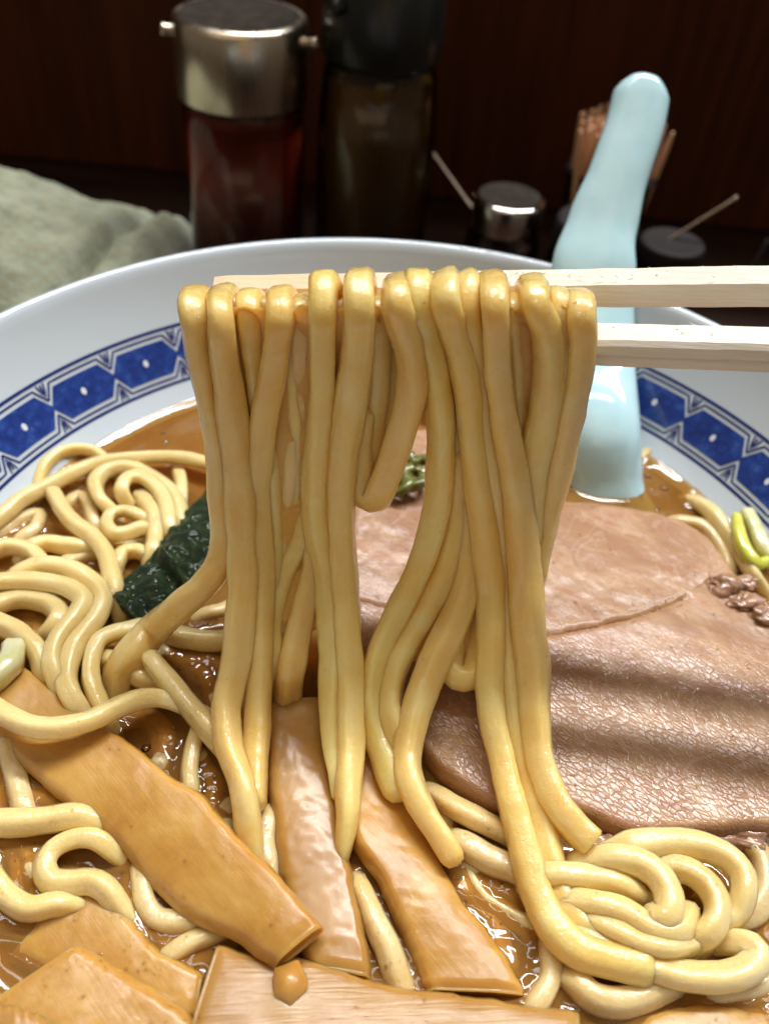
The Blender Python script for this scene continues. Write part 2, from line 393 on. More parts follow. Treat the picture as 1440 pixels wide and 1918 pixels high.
# background
n = NT('dark_wood_panel'); gr = n.noise(1.0, 5, n.stretch((1.2, 1, 0.08)), rough=0.6)
n.set(Base_Color=n.ramp(gr, [(0.3, (0.036, 0.0090, 0.0022)), (0.7, (0.088, 0.023, 0.0055))]), Roughness=0.6, Specular_IOR_Level=0.15); n.set(Normal=n.bump(gr, 0.3, 0.03)); PANEL = n.m
n = NT('counter_top'); gr = n.noise(1.0, 5, n.stretch((0.08, 1.2, 1)), rough=0.6)
n.set(Base_Color=n.ramp(gr, [(0.3, (0.012, 0.006, 0.004)), (0.7, (0.030, 0.014, 0.008))]), Roughness=0.3); COUNTER = n.m
n = NT('brushed_steel'); n.set(Base_Color=(0.66, 0.57, 0.45), Metallic=1.0, Roughness=n.ramp(n.noise(1, 3, n.stretch((1.5, 1.5, .05))), [(0.3, 0.20), (0.7, 0.38)])); STEEL = n.m
n = NT('chrome'); n.set(Base_Color=(0.75, 0.72, 0.68), Metallic=1.0, Roughness=0.08); CHROME = n.m
TARN = simple('tarnished_metal', (0.30, 0.23, 0.17), 0.4, Metallic=1.0)
n = NT('worn_lid_top'); n.set(Base_Color=n.ramp(n.noise(2, 4), [(0.3, (0.012, 0.008, 0.005)), (0.7, (0.03, 0.022, 0.014))]), Roughness=0.7, Specular_IOR_Level=0.15); LIDTOP = n.m  # dark brown, faintly mottled lid top
BLACKP = simple('black_plastic', (0.010, 0.011, 0.010), 0.28)
n = NT('bottle_glass'); tr = n.n('ShaderNodeBsdfTransparent'); tr.inputs[0].default_value = (0.92, 0.90, 0.85, 1)
gl = n.n('ShaderNodeBsdfGlossy'); gl.inputs['Roughness'].default_value = 0.06; fr = n.n('ShaderNodeFresnel'); fr.inputs[0].default_value = 1.45
m1 = n.n('ShaderNodeMixShader'); n.l(fr.outputs[0], m1.inputs[0]); n.l(tr.outputs[0], m1.inputs[1]); n.l(gl.outputs[0], m1.inputs[2]); n.l(m1.outputs[0], n.out.inputs[0]); GLASS = n.m
n = NT('chilli_oil'); n.set(Base_Color=n.ramp(n.noise(0.45, 2, n.stretch((1.6, 1.6, 0.2))), [(0.4, (0.20, 0.030, 0.010)), (0.65, (0.30, 0.008, 0.010))]), Roughness=0.2, Coat_Weight=0.4); REDLIQ = n.m
n = NT('amber_vinegar'); n.set(Base_Color=n.ramp(n.noise(0.4, 2, n.stretch((1.5, 1.5, 0.15))), [(0.35, (0.10, 0.050, 0.012)), (0.7, (0.20, 0.10, 0.02))]), Roughness=0.2, Coat_Weight=0.4); AMBLIQ = n.m
n = NT('dark_spice'); n.set(Base_Color=n.ramp(n.noise(5, 3), [(0.3, (0.03, 0.008, 0.004)), (0.7, (0.10, 0.03, 0.012))]), Roughness=0.6); SPICE = n.m
DARKCUP = simple('dark_lacquer', (0.012, 0.009, 0.009), 0.6, Specular_IOR_Level=0.2)
n = NT('birch_pick'); n.set(Base_Color=(0.68, 0.40, 0.24), Roughness=0.7); PICK = n.m
n = NT('towel_cloth')
wv = n.n('ShaderNodeTexChecker'); wv.inputs['Scale'].default_value = 3.2; wv.inputs['Color1'].default_value = (1, 1, 1, 1); wv.inputs['Color2'].default_value = (0, 0, 0, 1); n.l(n.stretch((1, 1, 1), (0.5, 0.4, 0.5)), wv.inputs['Vector'])
c = n.mix(n.ramp(n.noise(1.3, 4), [(0.3, 0), (0.7, 1)]), (0.19, 0.19, 0.115), (0.31, 0.31, 0.205))
c = n.mix(n.math('MULTIPLY', wv.outputs['Fac'], 0.25), c, (0.27, 0.37, 0.30))
n.set(Base_Color=c, Roughness=0.95, Sheen_Weight=0.3); n.set(Normal=n.bump(n.noise(7, 3), 0.9, 0.10, n.bump(wv.outputs['Fac'], 0.5, 0.05))); TOWEL = n.m

# ------------------------------------------------------------------ the setting
def box(x0, x1, y0, y1, z0, z1, bev=0.0):
    bm = bmesh.new(); bmesh.ops.create_cube(bm, size=1)
    for v in bm.verts: v.co = Vector(((x0+x1)/2+v.co.x*(x1-x0), (y0+y1)/2+v.co.y*(y1-y0), (z0+z1)/2+v.co.z*(z1-z0)))
    if bev: bmesh.ops.bevel(bm, geom=bm.edges[:], offset=bev, segments=3, affect='EDGES', profile=0.5)
    V = [v.co.copy() for v in bm.verts]; F = [tuple(v.index for v in f.verts) for f in bm.faces]; bm.free(); return V, F
V, F = box(-70, 70, -40, 34, -3, 0, 0.2); tag(obj('counter_top', V, F, COUNTER, smooth=False), kind='structure')
V, F = box(-70, 70, 31.0, 33.5, 0.02, 25, 0.2); tag(obj('counter_partition', V, F, PANEL, smooth=False), kind='structure')

# ------------------------------------------------------------------ the bowl
bowl = thing('ramen_bowl', (0, 0, 0), 'white porcelain ramen bowl with a cobalt blue hexagon band inside its rim', 'bowl')
RB1, ZB1, RB2, ZB2 = 8.825, 5.574, 9.659, 6.687
inner = [(0.01, 2.1), (2.5, 2.15), (4.5, 2.6), (6.2, 3.5), (7.4, 4.5), (8.302, 5.212), (RB1, ZB1)]
inner += [(RB1+(RB2-RB1)*k/6, ZB1+(ZB2-ZB1)*k/6) for k in range(1, 7)]
inner += [(9.93, 7.10), (10.14, 7.46), (10.28, 7.74), (10.36, 7.90), (10.43, 7.985), (10.50, 8.01), (10.58, 7.985), (10.63, 7.90), (10.62, 7.78)]
outer = [(10.45, 7.3), (10.15, 6.6), (9.6, 5.6), (8.8, 4.5), (7.6, 3.4), (6.2, 2.5), (5.0, 1.9), (4.4, 1.5), (4.3, 0.6), (4.25, 0.05), (4.0, 0.02), (3.8, 0.3), (3.7, 1.0), (0.01, 1.1)]
V, F = lathe(inner+outer, (0, 0, 0), 220); obj('bowl_body', oval(V), F, PORC, bowl)
def band_pt(u, v, lift=0.012):
    a = u; r = RB1+(RB2-RB1)*v; z = ZB1+(ZB2-ZB1)*v
    nx, nz = -(ZB2-ZB1), (RB2-RB1); L = math.hypot(nx, nz)
    r += nx/L*lift; z += nz/L*lift
    return oval([Vector((r*math.cos(a), r*math.sin(a), z))])[0]
NHEX = 34; PER = 2*math.pi/NHEX
p0 = Pz(150, 728, 6.13); PH = math.atan2(p0.y, p0.x)      # one medallion centre
def quads(col, pts, width, lift, scale_u=1.0):
    """stroke of a polyline (u in periods, v) as flat quads on the glaze"""
    V, F = col
    ASP = (PER*9.24)/math.hypot(RB2-RB1, ZB2-ZB1)           # period length over band height
    fine = [pts[0]]
    for a, b in zip(pts, pts[1:]):
        k = max(1, int(abs(b[0]-a[0])*10))
        for i in range(1, k+1): fine.append((a[0]+(b[0]-a[0])*i/k, a[1]+(b[1]-a[1])*i/k))
    m = len(fine); base = len(V)
    for i in range(m):
        a, b = fine[max(i-1, 0)], fine[min(i+1, m-1)]
        du, dv = (b[0]-a[0])*ASP, b[1]-a[1]; L = math.hypot(du, dv) or 1
        nu, nv = -dv/L*width/2/ASP, du/L*width/2
        x, y = fine[i]
        V.append((x+nu, y+nv, lift)); V.append((x-nu, y-nv, lift))
    for i in range(m-1): F.append((base+2*i, base+2*i+1, base+2*i+3, base+2*i+2))
def fillcols(col, top, bot, us, lift):
    V, F = col; base = len(V)
    for u_ in us: V.append((u_, top(u_), lift)); V.append((u_, bot(u_), lift))
    for i in range(len(us)-1): F.append((base+2*i, base+2*i+1, base+2*i+3, base+2*i+2))
fillc, linec, dotc = ([], []), ([], []), ([], [])
hx = lambda u_, f, k: f if abs(u_) <= 0.35 else f+(0.5-f)*((abs(u_)-0.35)/0.15)*k
us = [-0.5, -0.47, -0.43, -0.39, -0.35, -0.22, -0.1, 0, 0.1, 0.22, 0.35, 0.39, 0.43, 0.47, 0.5]
fillcols(fillc, lambda q: hx(q, 0.80, 0.90), lambda q: hx(q, 0.20, 0.90), us, 0.012)
for sgn in (1, -1):
    V_ = lambda v: 0.5+sgn*(v-0.5)
    quads(linec, [(-0.5, V_(0.63)), (-0.37, V_(0.88)), (0.37, V_(0.88)), (0.5, V_(0.63))], 0.036, 0.013)
    quads(linec, [(0.5, V_(0.71)), (0.5, V_(0.91))], 0.030, 0.014)
    quads(linec, [(0.48, V_(0.76)), (0.445, V_(0.93))], 0.028, 0.0145)
    quads(linec, [(0.52, V_(0.76)), (0.555, V_(0.93))], 0.028, 0.0145)
    quads(linec, [(-0.5, V_(0.975)), (0.5, V_(0.975))], 0.055, 0.013)
petal = ([], [])
for k in range(6):
    a = k*math.pi/3+0.3
    cu, cv = 0.2*math.cos(a), 0.5+0.135*math.sin(a)
    quads(petal, [(cu+0.095*math.cos(t*math.pi/6), cv+0.10*math.sin(t*math.pi/6)) for t in range(13)], 0.013, 0.0135)
V, F = dotc
for t in range(16): V.append((0.036*math.cos(t*math.pi/8), 0.5+0.062*math.sin(t*math.pi/8), 0.016))
F.append(tuple(range(16)))
def band_mesh(name, col, mat):
    V, F = col; VV, FF = [], []
    for k in range(NHEX):
        b = len(VV)
        for (u_, v_, l_) in V: VV.append(band_pt(PH+(u_+k)*PER, v_, l_))
        for f in F: FF.append(tuple(b+i for i in f))
    return obj(name, VV, FF, mat, bowl)
band_mesh('painted_hexagons', fillc, BLUE); band_mesh('painted_outlines', linec, DBLUE); band_mesh('painted_petals', petal, DBLUE); band_mesh('painted_dots', dotc, WHITEDOT)

# ------------------------------------------------------------------ noodles
PROF = [(0.55, 12.6), (0.50, 11.3), (0.35, 9.8), (0.0, 8.4), (-0.6, 7.25), (-1.6, 6.4), (-3.0, 5.85), (-5.0, 5.58), (-9.0, 5.45)]
def curtain(px, py, off=0.0):
    """where the sight line meets the hanging curtain of noodles, pushed back by off"""
    d = ray(px, py); best = None
    for (y0, z0), (y1, z1) in zip(PROF, PROF[1:]):
        # z = z0 + (z1-z0)*(y-y0)/(y1-y0) ; solve with line
        dy, dz = y1-y0, z1-z0
        den = d.y*dz-d.z*dy
        if abs(den) < 1e-9: continue
        t = ((y0-CAM.y)*dz-(z0-CAM.z)*dy)/den
        P = CAM+d*t; s = (P.z-z0)/dz
        if -1e-6 <= s <= 1.000001: best = P; break
    if best is None: best = Pz(px, py, 5.45)
    return best+d.normalized()*off
NOODLE_PTS = []
def noodle(label, P, rad, group, mat=None, seed=0, flat_end=False):
    path = catmull(P, 0.11)
    wob = Vector((seed*3.7, seed*1.3, 0))
    path = [p+Vector((noise.noise(p*0.9+wob), noise.noise(p*0.9+wob+Vector((9, 0, 0))), 0))*0.018 for p in path]
    V, F = tube(path, rad, 16, 0.16, 0.11, seed*2.3, flat_end, twist=1.0+0.3*math.sin(seed), ecc=0.10)
    o = obj('noodle', V, F, mat or NOOD)
    tag(o, label, 'noodle', group)
    for p in path[::3]: NOODLE_PTS.append(p)
    return o
LG = 'noodles lifted on the chopsticks'; BG = 'noodles lying in the broth'
YS1, YS2 = 0.98, 2.45                         # depth of the two chopsticks
def lifted(label, pts, top=None, wpx=52, off=0.0, seed=0, flat_end=False, mat=None, taper=0.0, sink=None):
    P = []
    if top is not None:                       # over the front stick and down between the two
        x0 = pts[0][0]; rpx = wpx*0.5
        c = Py(x0, top+rpx, YS1-0.05+off*0.3)
        P += [Vector((c.x+0.03, YS1+0.62, c.z-2.3)), Vector((c.x+0.02, YS1+0.60, c.z-1.1)), Vector((c.x, YS1+0.50, c.z-0.30)), c]
    for q in pts:
        o_ = q[2] if len(q) > 2 else off
        P.append(curtain(q[0], q[1], o_))
    if sink: P += [Pz(a_, b_, ZB+c_) for a_, b_, c_ in sink]
    def rad(t, p): return min(0.285, max(0.18, 0.545*wpx*depth(p)/FOC))*(1-0.62*max(0, (t-1+taper)/taper)**1.3 if taper else 1)
    o = noodle(label, P, rad, LG, mat or NOODL, seed, flat_end)
    if top is not None and off < 0.3:                       # droplets clinging to the crown and the front
        V, F = [], []; rb_ = random.Random(seed)
        for k in range(26):
            i = min(len(P)-2, 3+int(rb_.random()**2.2*5)); f = rb_.random()
            p = P[i].lerp(P[i+1], f)
            r_ = rad(0, p)
            d = (-FWD+RGT*rb_.uniform(-.75, .75)+UPV*rb_.uniform(-.1, .7)).normalized()
            bead(p+d*r_*0.98, rb_.choice((.008, .010, .013, .018)), .8, V, F)
        b_ = obj('broth_beads', V, F, OIL, o); b_['kind'] = 'stuff'
    return o
# front strands, left to right
lifted('leftmost lifted noodle, whose lower end bends left across the dark seaweed', [(364, 600), (371, 660), (388, 730), (403, 790), (411, 860), (416, 930), (421, 1000), (414, 1050), (385, 1095), (338, 1133)], 540, 50, 0.0, 1, sink=[(290, 1180, .62), (250, 1222, .50), (222, 1262, .2), (215, 1300, -.1)])
lifted('second lifted noodle from the left, its low end bulging left beside a dark gap', [(412, 600), (417, 660), (428, 730), (440, 810), (449, 890), (454, 970), (455, 1040), (455, 1090), (451, 1150), (444, 1220), (430, 1290), (424, 1340), (430, 1400), (447, 1450), (460, 1500)], 545, 52, -0.15, 2, sink=[(465, 1560, .35), (470, 1625, .05)])
lifted('short-looking lifted noodle with its crown third from the left', [(470, 600), (474, 650), (480, 710), (488, 780), (500, 850), (510, 930), (512, 1020), (506, 1110)], 545, 46, 0.25, 3)
lifted('lifted noodle slanting down left to run straight beside the bulging one', [(525, 600), (519, 660), (506, 730), (492, 800), (483, 870), (480, 940), (484, 1010), (487, 1080), (486, 1200), (483, 1300), (482, 1370), (477, 1440), (474, 1500)], 540, 50, 0.05, 4)
lifted('deep amber lifted noodle half hidden left of the tall centre-left crown', [(566, 600), (563, 680), (556, 780), (548, 860), (540, 950), (532, 1030), (520, 1110), (515, 1200)], 552, 48, 0.35, 5, sink=[(518, 1270, .1), (520, 1330, -.15)])
lifted('straight lifted noodle left of centre ending in a point over the bamboo shoot', [(608, 590), (606, 640), (604, 710), (600, 780), (594, 860), (592, 940), (600, 1010), (614, 1080), (621, 1160), (622, 1240), (621, 1320), (622, 1400), (628, 1450)], 512, 50, 0.0, 6, taper=.16, sink=[(630, 1490, .42)])
lifted('lifted noodle right of the straight one, whose pale lower end overlaps the central bamboo shoot', [(672, 580), (671, 640), (665, 700), (655, 770), (645, 840), (638, 920), (640, 1000), (645, 1080), (651, 1160), (655, 1240), (657, 1320), (657, 1400), (652, 1470), (650, 1530)], 507, 52, -0.1, 7, taper=.12, sink=[(643, 1585, .34), (634, 1640, .02)])
lifted('lifted noodle that bows right and folds back in a short rounded loop above the pork', [(741, 570), (752, 610), (768, 660), (772, 715), (763, 770), (747, 825), (728, 880), (716, 908), (702, 928, 0.03), (685, 926, 0.12), (674, 896, 0.2), (674, 840, 0.25), (682, 770, 0.3)], 519, 52, -0.1, 8)
lifted('lifted noodle from the high middle crown sweeping down left in front of the pork', [(786, 570), (800, 620), (814, 690), (822, 760), (826, 850), (820, 930), (803, 1010), (778, 1080), (745, 1150), (717, 1210), (701, 1265), (698, 1320), (711, 1380), (732, 1430), (750, 1480)], 507, 54, 0.12, 9)
lifted('long lifted noodle from the centre crown running down right into the coil', [(834, 570), (846, 610), (862, 660), (873, 720), (882, 800), (893, 880), (905, 960), (915, 1040), (922, 1120), (922, 1200), (919, 1280), (923, 1340), (935, 1400), (950, 1470), (967, 1537), (985, 1610), (1005, 1675), (1035, 1738), (1080, 1780), (1140, 1800), (1205, 1812)], 508, 54, -0.05, 10)
lifted('lifted noodle with a small crown right of centre, its low end curving into the coil', [(878, 590), (890, 650), (901, 720), (911, 810), (925, 900), (940, 1000), (949, 1100), (953, 1200), (960, 1300), (972, 1370), (989, 1440), (1013, 1537), (1029, 1610), (1048, 1675), (1080, 1730), (1130, 1765), (1185, 1785)], 514, 50, 0.06, 11)
lifted('pale straight lifted noodle at right whose cut end rests against the pork edge', [(927, 580), (930, 640), (933, 700), (941, 770), (955, 850), (969, 930), (978, 1010), (983, 1090), (989, 1170), (997, 1240), (1001, 1300), (1004, 1370), (1012, 1435), (1038, 1500), (1072, 1547), (1108, 1580)], 514, 54, -0.2, 12, True)
lifted('lifted noodle with a broad crown arching right and tucked behind the pale straight one', [(1002, 570), (1024, 620), (1031, 680), (1029, 740), (1019, 800), (1006, 860), (994, 930), (988, 1000)], 522, 58, 0.05, 13)
lifted('thin lifted noodle squeezed between the broad arching one and the rightmost one', [(1050, 600), (1056, 650), (1056, 700), (1046, 760), (1034, 820), (1020, 890)], 541, 42, 0.2, 14)
lifted('rightmost lifted noodle, slanting down left in front of the blue spoon', [(1087, 600), (1089, 640), (1083, 690), (1072, 745), (1058, 805), (1044, 865), (1030, 925), (1016, 985), (1004, 1030), (992, 1090)], 544, 52, 0.12, 15)
# strands that start inside the bundle
lifted('noodle curving down left below the centre, merging with the sweeping one', [(872, 850, .3), (862, 930, .25), (852, 1000, .2), (831, 1070, .15), (797, 1140, .1), (763, 1200, .1), (739, 1260, .08), (729, 1320, .05), (739, 1370, .05), (755, 1415, .1), (770, 1450, .2)], None, 50, 0.1, 16)
lifted('noodle below the centre ending in a rounded tip on the right bamboo shoot', [(884, 930, .25), (878, 1000, .2), (872, 1080, .05), (858, 1140, 0), (837, 1190, -.05), (812, 1245, -.1), (786, 1310, -.1), (771, 1362, -.1), (764, 1415, -.1), (772, 1470, -.1), (797, 1525, -.05), (824, 1566, 0), (846, 1602, .05)], None, 50, 0.0, 17)
lifted('noodle hanging in a low loop in front of the pork under the centre', [(896, 960, .35), (902, 1050, .3), (905, 1130, .25), (903, 1200, .2), (893, 1252, .15), (868, 1270, .12), (843, 1250, .15), (846, 1195, .2), (862, 1130, .25), (872, 1050, .3)], None, 48, 0.2, 18)
lifted('noodle slanting down left from the central strands to the top of the bamboo shoot', [(604, 960, .2), (595, 1020, .18), (585, 1080, .15), (570, 1140, .15), (556, 1200, .12), (545, 1260, .12)], None, 48, 0.15, 19, sink=[(536, 1320, .15), (530, 1380, -.1)])
lifted('noodle crossing diagonally behind the left strands into the shaded gap', [(592, 930, .3), (568, 1005, .28), (537, 1063, .25), (514, 1118, .25), (505, 1180, .25), (506, 1250, .3)], None, 44, 0.3, 20, sink=[(510, 1300, .1), (516, 1350, -.15)])
# the far side of the bundle: amber strands seen only in the gaps
FAR = [
    ('behind the gap between the two leftmost crowns', [(390, 590), (400, 680), (420, 780), (436, 880), (440, 980)], 46),
    ('behind the second and third crowns from the left', [(445, 590), (452, 690), (466, 800), (470, 920), (468, 1040), (470, 1150)], 48),
    ('left of the strand that slants down left', [(500, 590), (505, 690), (515, 800), (520, 900), (515, 1000), (498, 1080)], 50),
    ('right of the strand that slants down left', [(540, 590), (548, 690), (553, 800), (548, 900), (540, 1000), (535, 1100), (540, 1180)], 52),
    ('left of the straight pointed strand', [(585, 590), (582, 690), (575, 790), (570, 880), (566, 960), (560, 1060), (548, 1150)], 50),
    ('between the straight pointed strand and its right neighbour', [(640, 590), (640, 690), (628, 790), (618, 890), (615, 990), (625, 1090)], 50),
    ('left of the short rounded loop', [(712, 590), (708, 690), (700, 780), (690, 850), (680, 905)], 54),
    ('inside the short rounded loop', [(735, 610), (735, 690), (730, 770), (718, 850)], 50),
    ('left of the high middle crown', [(770, 580), (790, 680), (800, 740), (806, 780)], 48),
    ('right of the high middle crown', [(812, 590), (838, 700), (846, 800), (850, 900), (846, 960)], 52),
    ('behind the long strand of the centre crown', [(860, 600), (880, 720), (890, 820), (905, 930), (920, 1030), (932, 1140), (936, 1250)], 52),
    ('left of the pale straight strand', [(905, 590), (915, 700), (930, 820), (948, 930), (958, 1040), (968, 1140), (975, 1240)], 50),
    ('right of the pale straight strand', [(960, 580), (968, 680), (975, 780), (985, 870), (990, 950)], 52),
    ('under the arch of the broad crown at right', [(985, 590), (995, 680), (1000, 780), (1002, 880)], 50),
    ('behind the thin squeezed strand', [(1020, 620), (1030, 700), (1030, 800), (1018, 900)], 44),
    ('low behind the thick right strands', [(975, 1100), (985, 1200), (990, 1300), (985, 1400), (1000, 1480)], 46),
    ('in the shaded gap below the slanting left strand', [(522, 950), (528, 1050), (522, 1130), (512, 1190)], 46),
    ('low between the two left strands and the bamboo shoot', [(470, 1150), (464, 1230), (472, 1290), (476, 1340)], 36)]
for k, (lab, pts, wd) in enumerate(FAR):
    o = 0.42+0.1*(k % 3)
    lifted('shaded amber far-layer noodle '+lab, [(a, b, o) for a, b in pts], (556 if pts[0][1] < 700 else None), wd, o, 30+k)

# the starchy film that bridges the strands
def film(rows, off, M=44, N=40):
    V, F = [], []
    for i in range(M+1):
        y, xa, xb = lerp_list([Vector(r) for r in rows], i/M)
        ragged_ = 14*noise.noise(Vector((0.1, i*.4, 0)))
        for k in range(N+1):
            x = xa+(xb-xa)*k/N
            yy = y+(26*noise.noise(Vector((x*.03, 2, 0))) if i > M-4 else 0)+(22*noise.noise(Vector((x*.045, 7, 0))) if i < 2 else 0)
            V.append(curtain(x, yy, off+0.04*noise.noise(Vector((x*.02, y*.02, 5)))))
    n0 = len(V); W = N+1
    for v in V[:n0]: V.append(v+FWD*0.05)
    for i in range(M):
        for k in range(N):
            a = i*W+k; F.append((a, a+1, a+W+1, a+W)); F.append((n0+a, n0+a+W, n0+a+W+1, n0+a+1))
    for k in range(N): F.append((k, n0+k, n0+k+1, k+1)); b = M*W+k; F.append((b, b+1, n0+b+1, n0+b))
    for i in range(M): a = i*W; F.append((a, a+W, n0+a+W, n0+a)); b = a+N; F.append((b, n0+b, n0+b+W, b+W))
    return V, F
V, F = film([(576, 374, 712), (640, 376, 712), (720, 396, 700), (800, 412, 690), (880, 422, 676), (960, 428, 650), (1040, 445, 652), (1110, 456, 655), (1170, 462, 640)], .13)
tag(obj('starchy_film', V, F, FILM), 'amber starchy film of broth bridging the left half of the lifted noodles', 'film', 'starchy film between lifted noodles')
V, F = film([(574, 722, 1080), (640, 750, 1082), (720, 812, 1070), (800, 826, 1050), (880, 828, 1030), (960, 815, 1006), (1040, 806, 1000), (1120, 782, 1000), (1200, 742, 1004), (1240, 735, 1004)], .17)
tag(obj('starchy_film', V, F, FILM), 'amber starchy film of broth bridging the right half of the lifted noodles', 'film', 'starchy film between lifted noodles')

# noodles lying in the bowl: pixel trace, height of the axis above the broth
def lying(label, pts, z, seed, rad=0.205, mat=None, flat_end=False):
    P = []
    for i, q in enumerate(pts):
        zz = (q[2] if len(q) > 2 else z)-(.10 if mat is not None and z < -.02 else 0)
        P.append(Pz(q[0], q[1], ZB+zz))
    # both ends slip under the surface instead of stopping in mid-air
    if 'rounded upper end' not in label:
        d = (P[-1]-P[-2]).normalized(); d.z = 0; e = P[-1]
        if e.z < ZB+.5: P += [Vector((e.x, e.y, max(ZB-.10, e.z-.22)))+d*.24, Vector((e.x, e.y, min(e.z-.3, ZB-.26)))+d*.42]
        d = (P[0]-P[1]).normalized(); d.z = 0; e = P[0]
        if e.z < ZB+.5: P = [Vector((e.x, e.y, min(e.z-.3, ZB-.26)))+d*.42, Vector((e.x, e.y, max(ZB-.10, e.z-.22)))+d*.24]+P
    return noodle(label, P, rad*.89, BG, mat, seed, flat_end)
lying('long noodle running along the rim from the left edge to the lifted bundle', [(-25, 990), (10, 962), (40, 935), (83, 913), (133, 888), (187, 866), (250, 857), (300, 855), (350, 858), (400, 872), (440, 892)], .34, 50, .18)
lying('small arched noodle touching the bowl wall behind the long rim noodle', [(73, 905, .1), (87, 870), (113, 850), (143, 842), (173, 845), (193, 858), (210, 880, .1)], .25, 51, .17)
lying('noodle crossing from the rim noodle down to the tip of the seaweed', [(95, 915, .2), (117, 953), (140, 980), (173, 1003), (197, 1033), (206, 1067), (217, 1112)], .36, 52, .19)
lying('outer noodle of the two nested hairpin bends left of the bundle', [(207, 955, .15), (187, 933), (181, 903), (200, 882), (227, 875), (253, 879), (279, 892), (310, 913), (330, 940), (338, 975)], .30, 53, .19)
lying('inner noodle of the two nested hairpin bends left of the bundle', [(238, 945, .1), (226, 918), (238, 897), (262, 893), (285, 906), (304, 930), (313, 955), (316, 985)], .36, 54, .18)
lying('short noodle rising out of the inner hairpin bend toward the seaweed', [(263, 930, .1), (281, 953), (289, 980), (290, 1012), (283, 1035)], .30, 55, .185)
lying('tiny C-shaped noodle curl left of the seaweed', [(260, 966), (234, 958), (208, 964), (199, 983), (214, 1000), (242, 997), (266, 989)], .36, 56, .17)
lying('short noodle end with three bright glints at the far edge of the broth', [(333, 884, .1), (338, 905), (338, 945, .1)], .16, 57, .16)
lying('sunken noodle end at the left edge below the rim noodle', [(0, 1003), (38, 976), (72, 966), (66, 990), (42, 1008)], .02, 58, .19, NOODP)
lying('short thick noodle piece lying level left of the crossing noodle', [(60, 1028), (87, 1018), (117, 1022), (152, 1026)], .20, 59, .20)
lying('noodle arch entering from the left edge above the big arcs', [(-20, 1036), (10, 1024), (40, 1026), (65, 1038), (82, 1062)], .30, 60, .20)
lying('half sunken small noodle loop under the rim noodle', [(133, 942), (148, 932), (166, 946), (174, 976)], .03, 61, .17, NOODP)
lying('pale bent noodle peeking out beside the upper edge of the seaweed', [(219, 1062), (232, 1038), (258, 1033), (280, 1043)], .20, 62, .20)
lying('sunken noodle showing between the crossing noodle and the big arcs', [(118, 1058), (146, 1046), (178, 1036)], .05, 63, .19, NOODP)
lying('outermost of the big noodle arcs at left, curving down to the bamboo shoot', [(35, 1078, .3), (75, 1060), (117, 1063), (150, 1077), (180, 1097), (193, 1120), (184, 1149), (162, 1180), (142, 1207), (130, 1238), (125, 1272), (133, 1302), (150, 1330, .3)], .42, 64, .205)
lying('second big noodle arc at left, nested inside the outermost', [(-15, 1092), (50, 1088), (100, 1092), (133, 1102), (156, 1122), (147, 1147), (127, 1172), (108, 1198), (99, 1222), (97, 1247), (107, 1278, .35)], .46, 65, .205)
lying('innermost noodle arc at left around a dark pool of broth', [(-15, 1140), (25, 1123), (58, 1122), (92, 1131), (110, 1148), (101, 1172), (80, 1195, .05)], .28, 66, .20)
lying('noodle slanting from the left edge to the upper end of the bamboo shoot', [(-20, 1164), (25, 1180), (50, 1198), (70, 1220), (85, 1255, .3)], .38, 67, .205)
lying('noodle bending round in a U below the seaweed tip', [(270, 1174, .35), (240, 1180), (208, 1187), (184, 1203), (173, 1233), (171, 1262), (177, 1290), (196, 1335, .25)], .40, 68, .20)
lying('short noodle beside the noodle with a rounded end', [(198, 1238), (230, 1246), (264, 1268), (300, 1284, .05)], .20, 69, .20)
lying('noodle with a rounded upper end leaning toward the lifted strands', [(284, 1236), (317, 1277), (358, 1328), (393, 1368), (425, 1405, .3)], .50, 70, .215)
lying('smooth noodle lying across the top of the large bamboo shoot', [(-25, 1318, .7), (20, 1345, .78), (67, 1362, .82), (117, 1362, .82), (167, 1350, .78), (217, 1326, .66), (260, 1310, .55), (300, 1308, .42), (345, 1322, .35), (380, 1340, .25)], .7, 71, .215)
lying('noodle passing level behind the left strands below the seaweed', [(300, 1180, .05), (335, 1192), (380, 1200), (430, 1196), (470, 1180)], .16, 72, .21)
lying('dim noodle behind the left strands in the shaded pool', [(392, 1150), (415, 1145), (450, 1128)], .0, 73, .20, NOODP)
lying('sunken noodle just under the level one below the seaweed', [(310, 1212), (350, 1220), (392, 1218)], -.14, 74, .18, NOODP)
lying('noodle end dipping upright beside the large bamboo shoot', [(374, 1362, .25), (362, 1400), (355, 1440), (358, 1490, .05)], .14, 75, .18)
lying('pale noodle leaning under the left side of the large bamboo shoot', [(16, 1395, .2), (26, 1440), (38, 1485), (46, 1520)], .06, 76, .19, NOODP)
lying('level noodle at the left edge above the hook-shaped one', [(-25, 1542), (50, 1540), (100, 1534), (150, 1530), (196, 1546, .1)], .24, 77, .215)
lying('hook-shaped noodle at lower left under the bamboo shoot', [(205, 1590, .1), (178, 1572), (140, 1572), (102, 1590), (84, 1620), (94, 1650), (130, 1655), (170, 1652), (200, 1668), (222, 1700, .05)], .20, 78, .205)
lying('noodle curving in from the left edge below the hook', [(-25, 1630), (0, 1666), (28, 1690), (62, 1702), (104, 1694)], .20, 79, .21)
lying('sunken noodle between the large bamboo shoot and the pointed one', [(263, 1650), (272, 1696), (300, 1726), (358, 1728)], .02, 80, .20, NOODP)
lying('short sunken noodle near the ribbed bamboo shoot corner', [(340, 1778), (366, 1764), (400, 1752)], .02, 81, .19, NOODP)
lying('small upright noodle end left of the central bamboo shoot', [(506, 1535), (499, 1573), (506, 1612), (522, 1650, 0)], .10, 82, .19, NOODP)
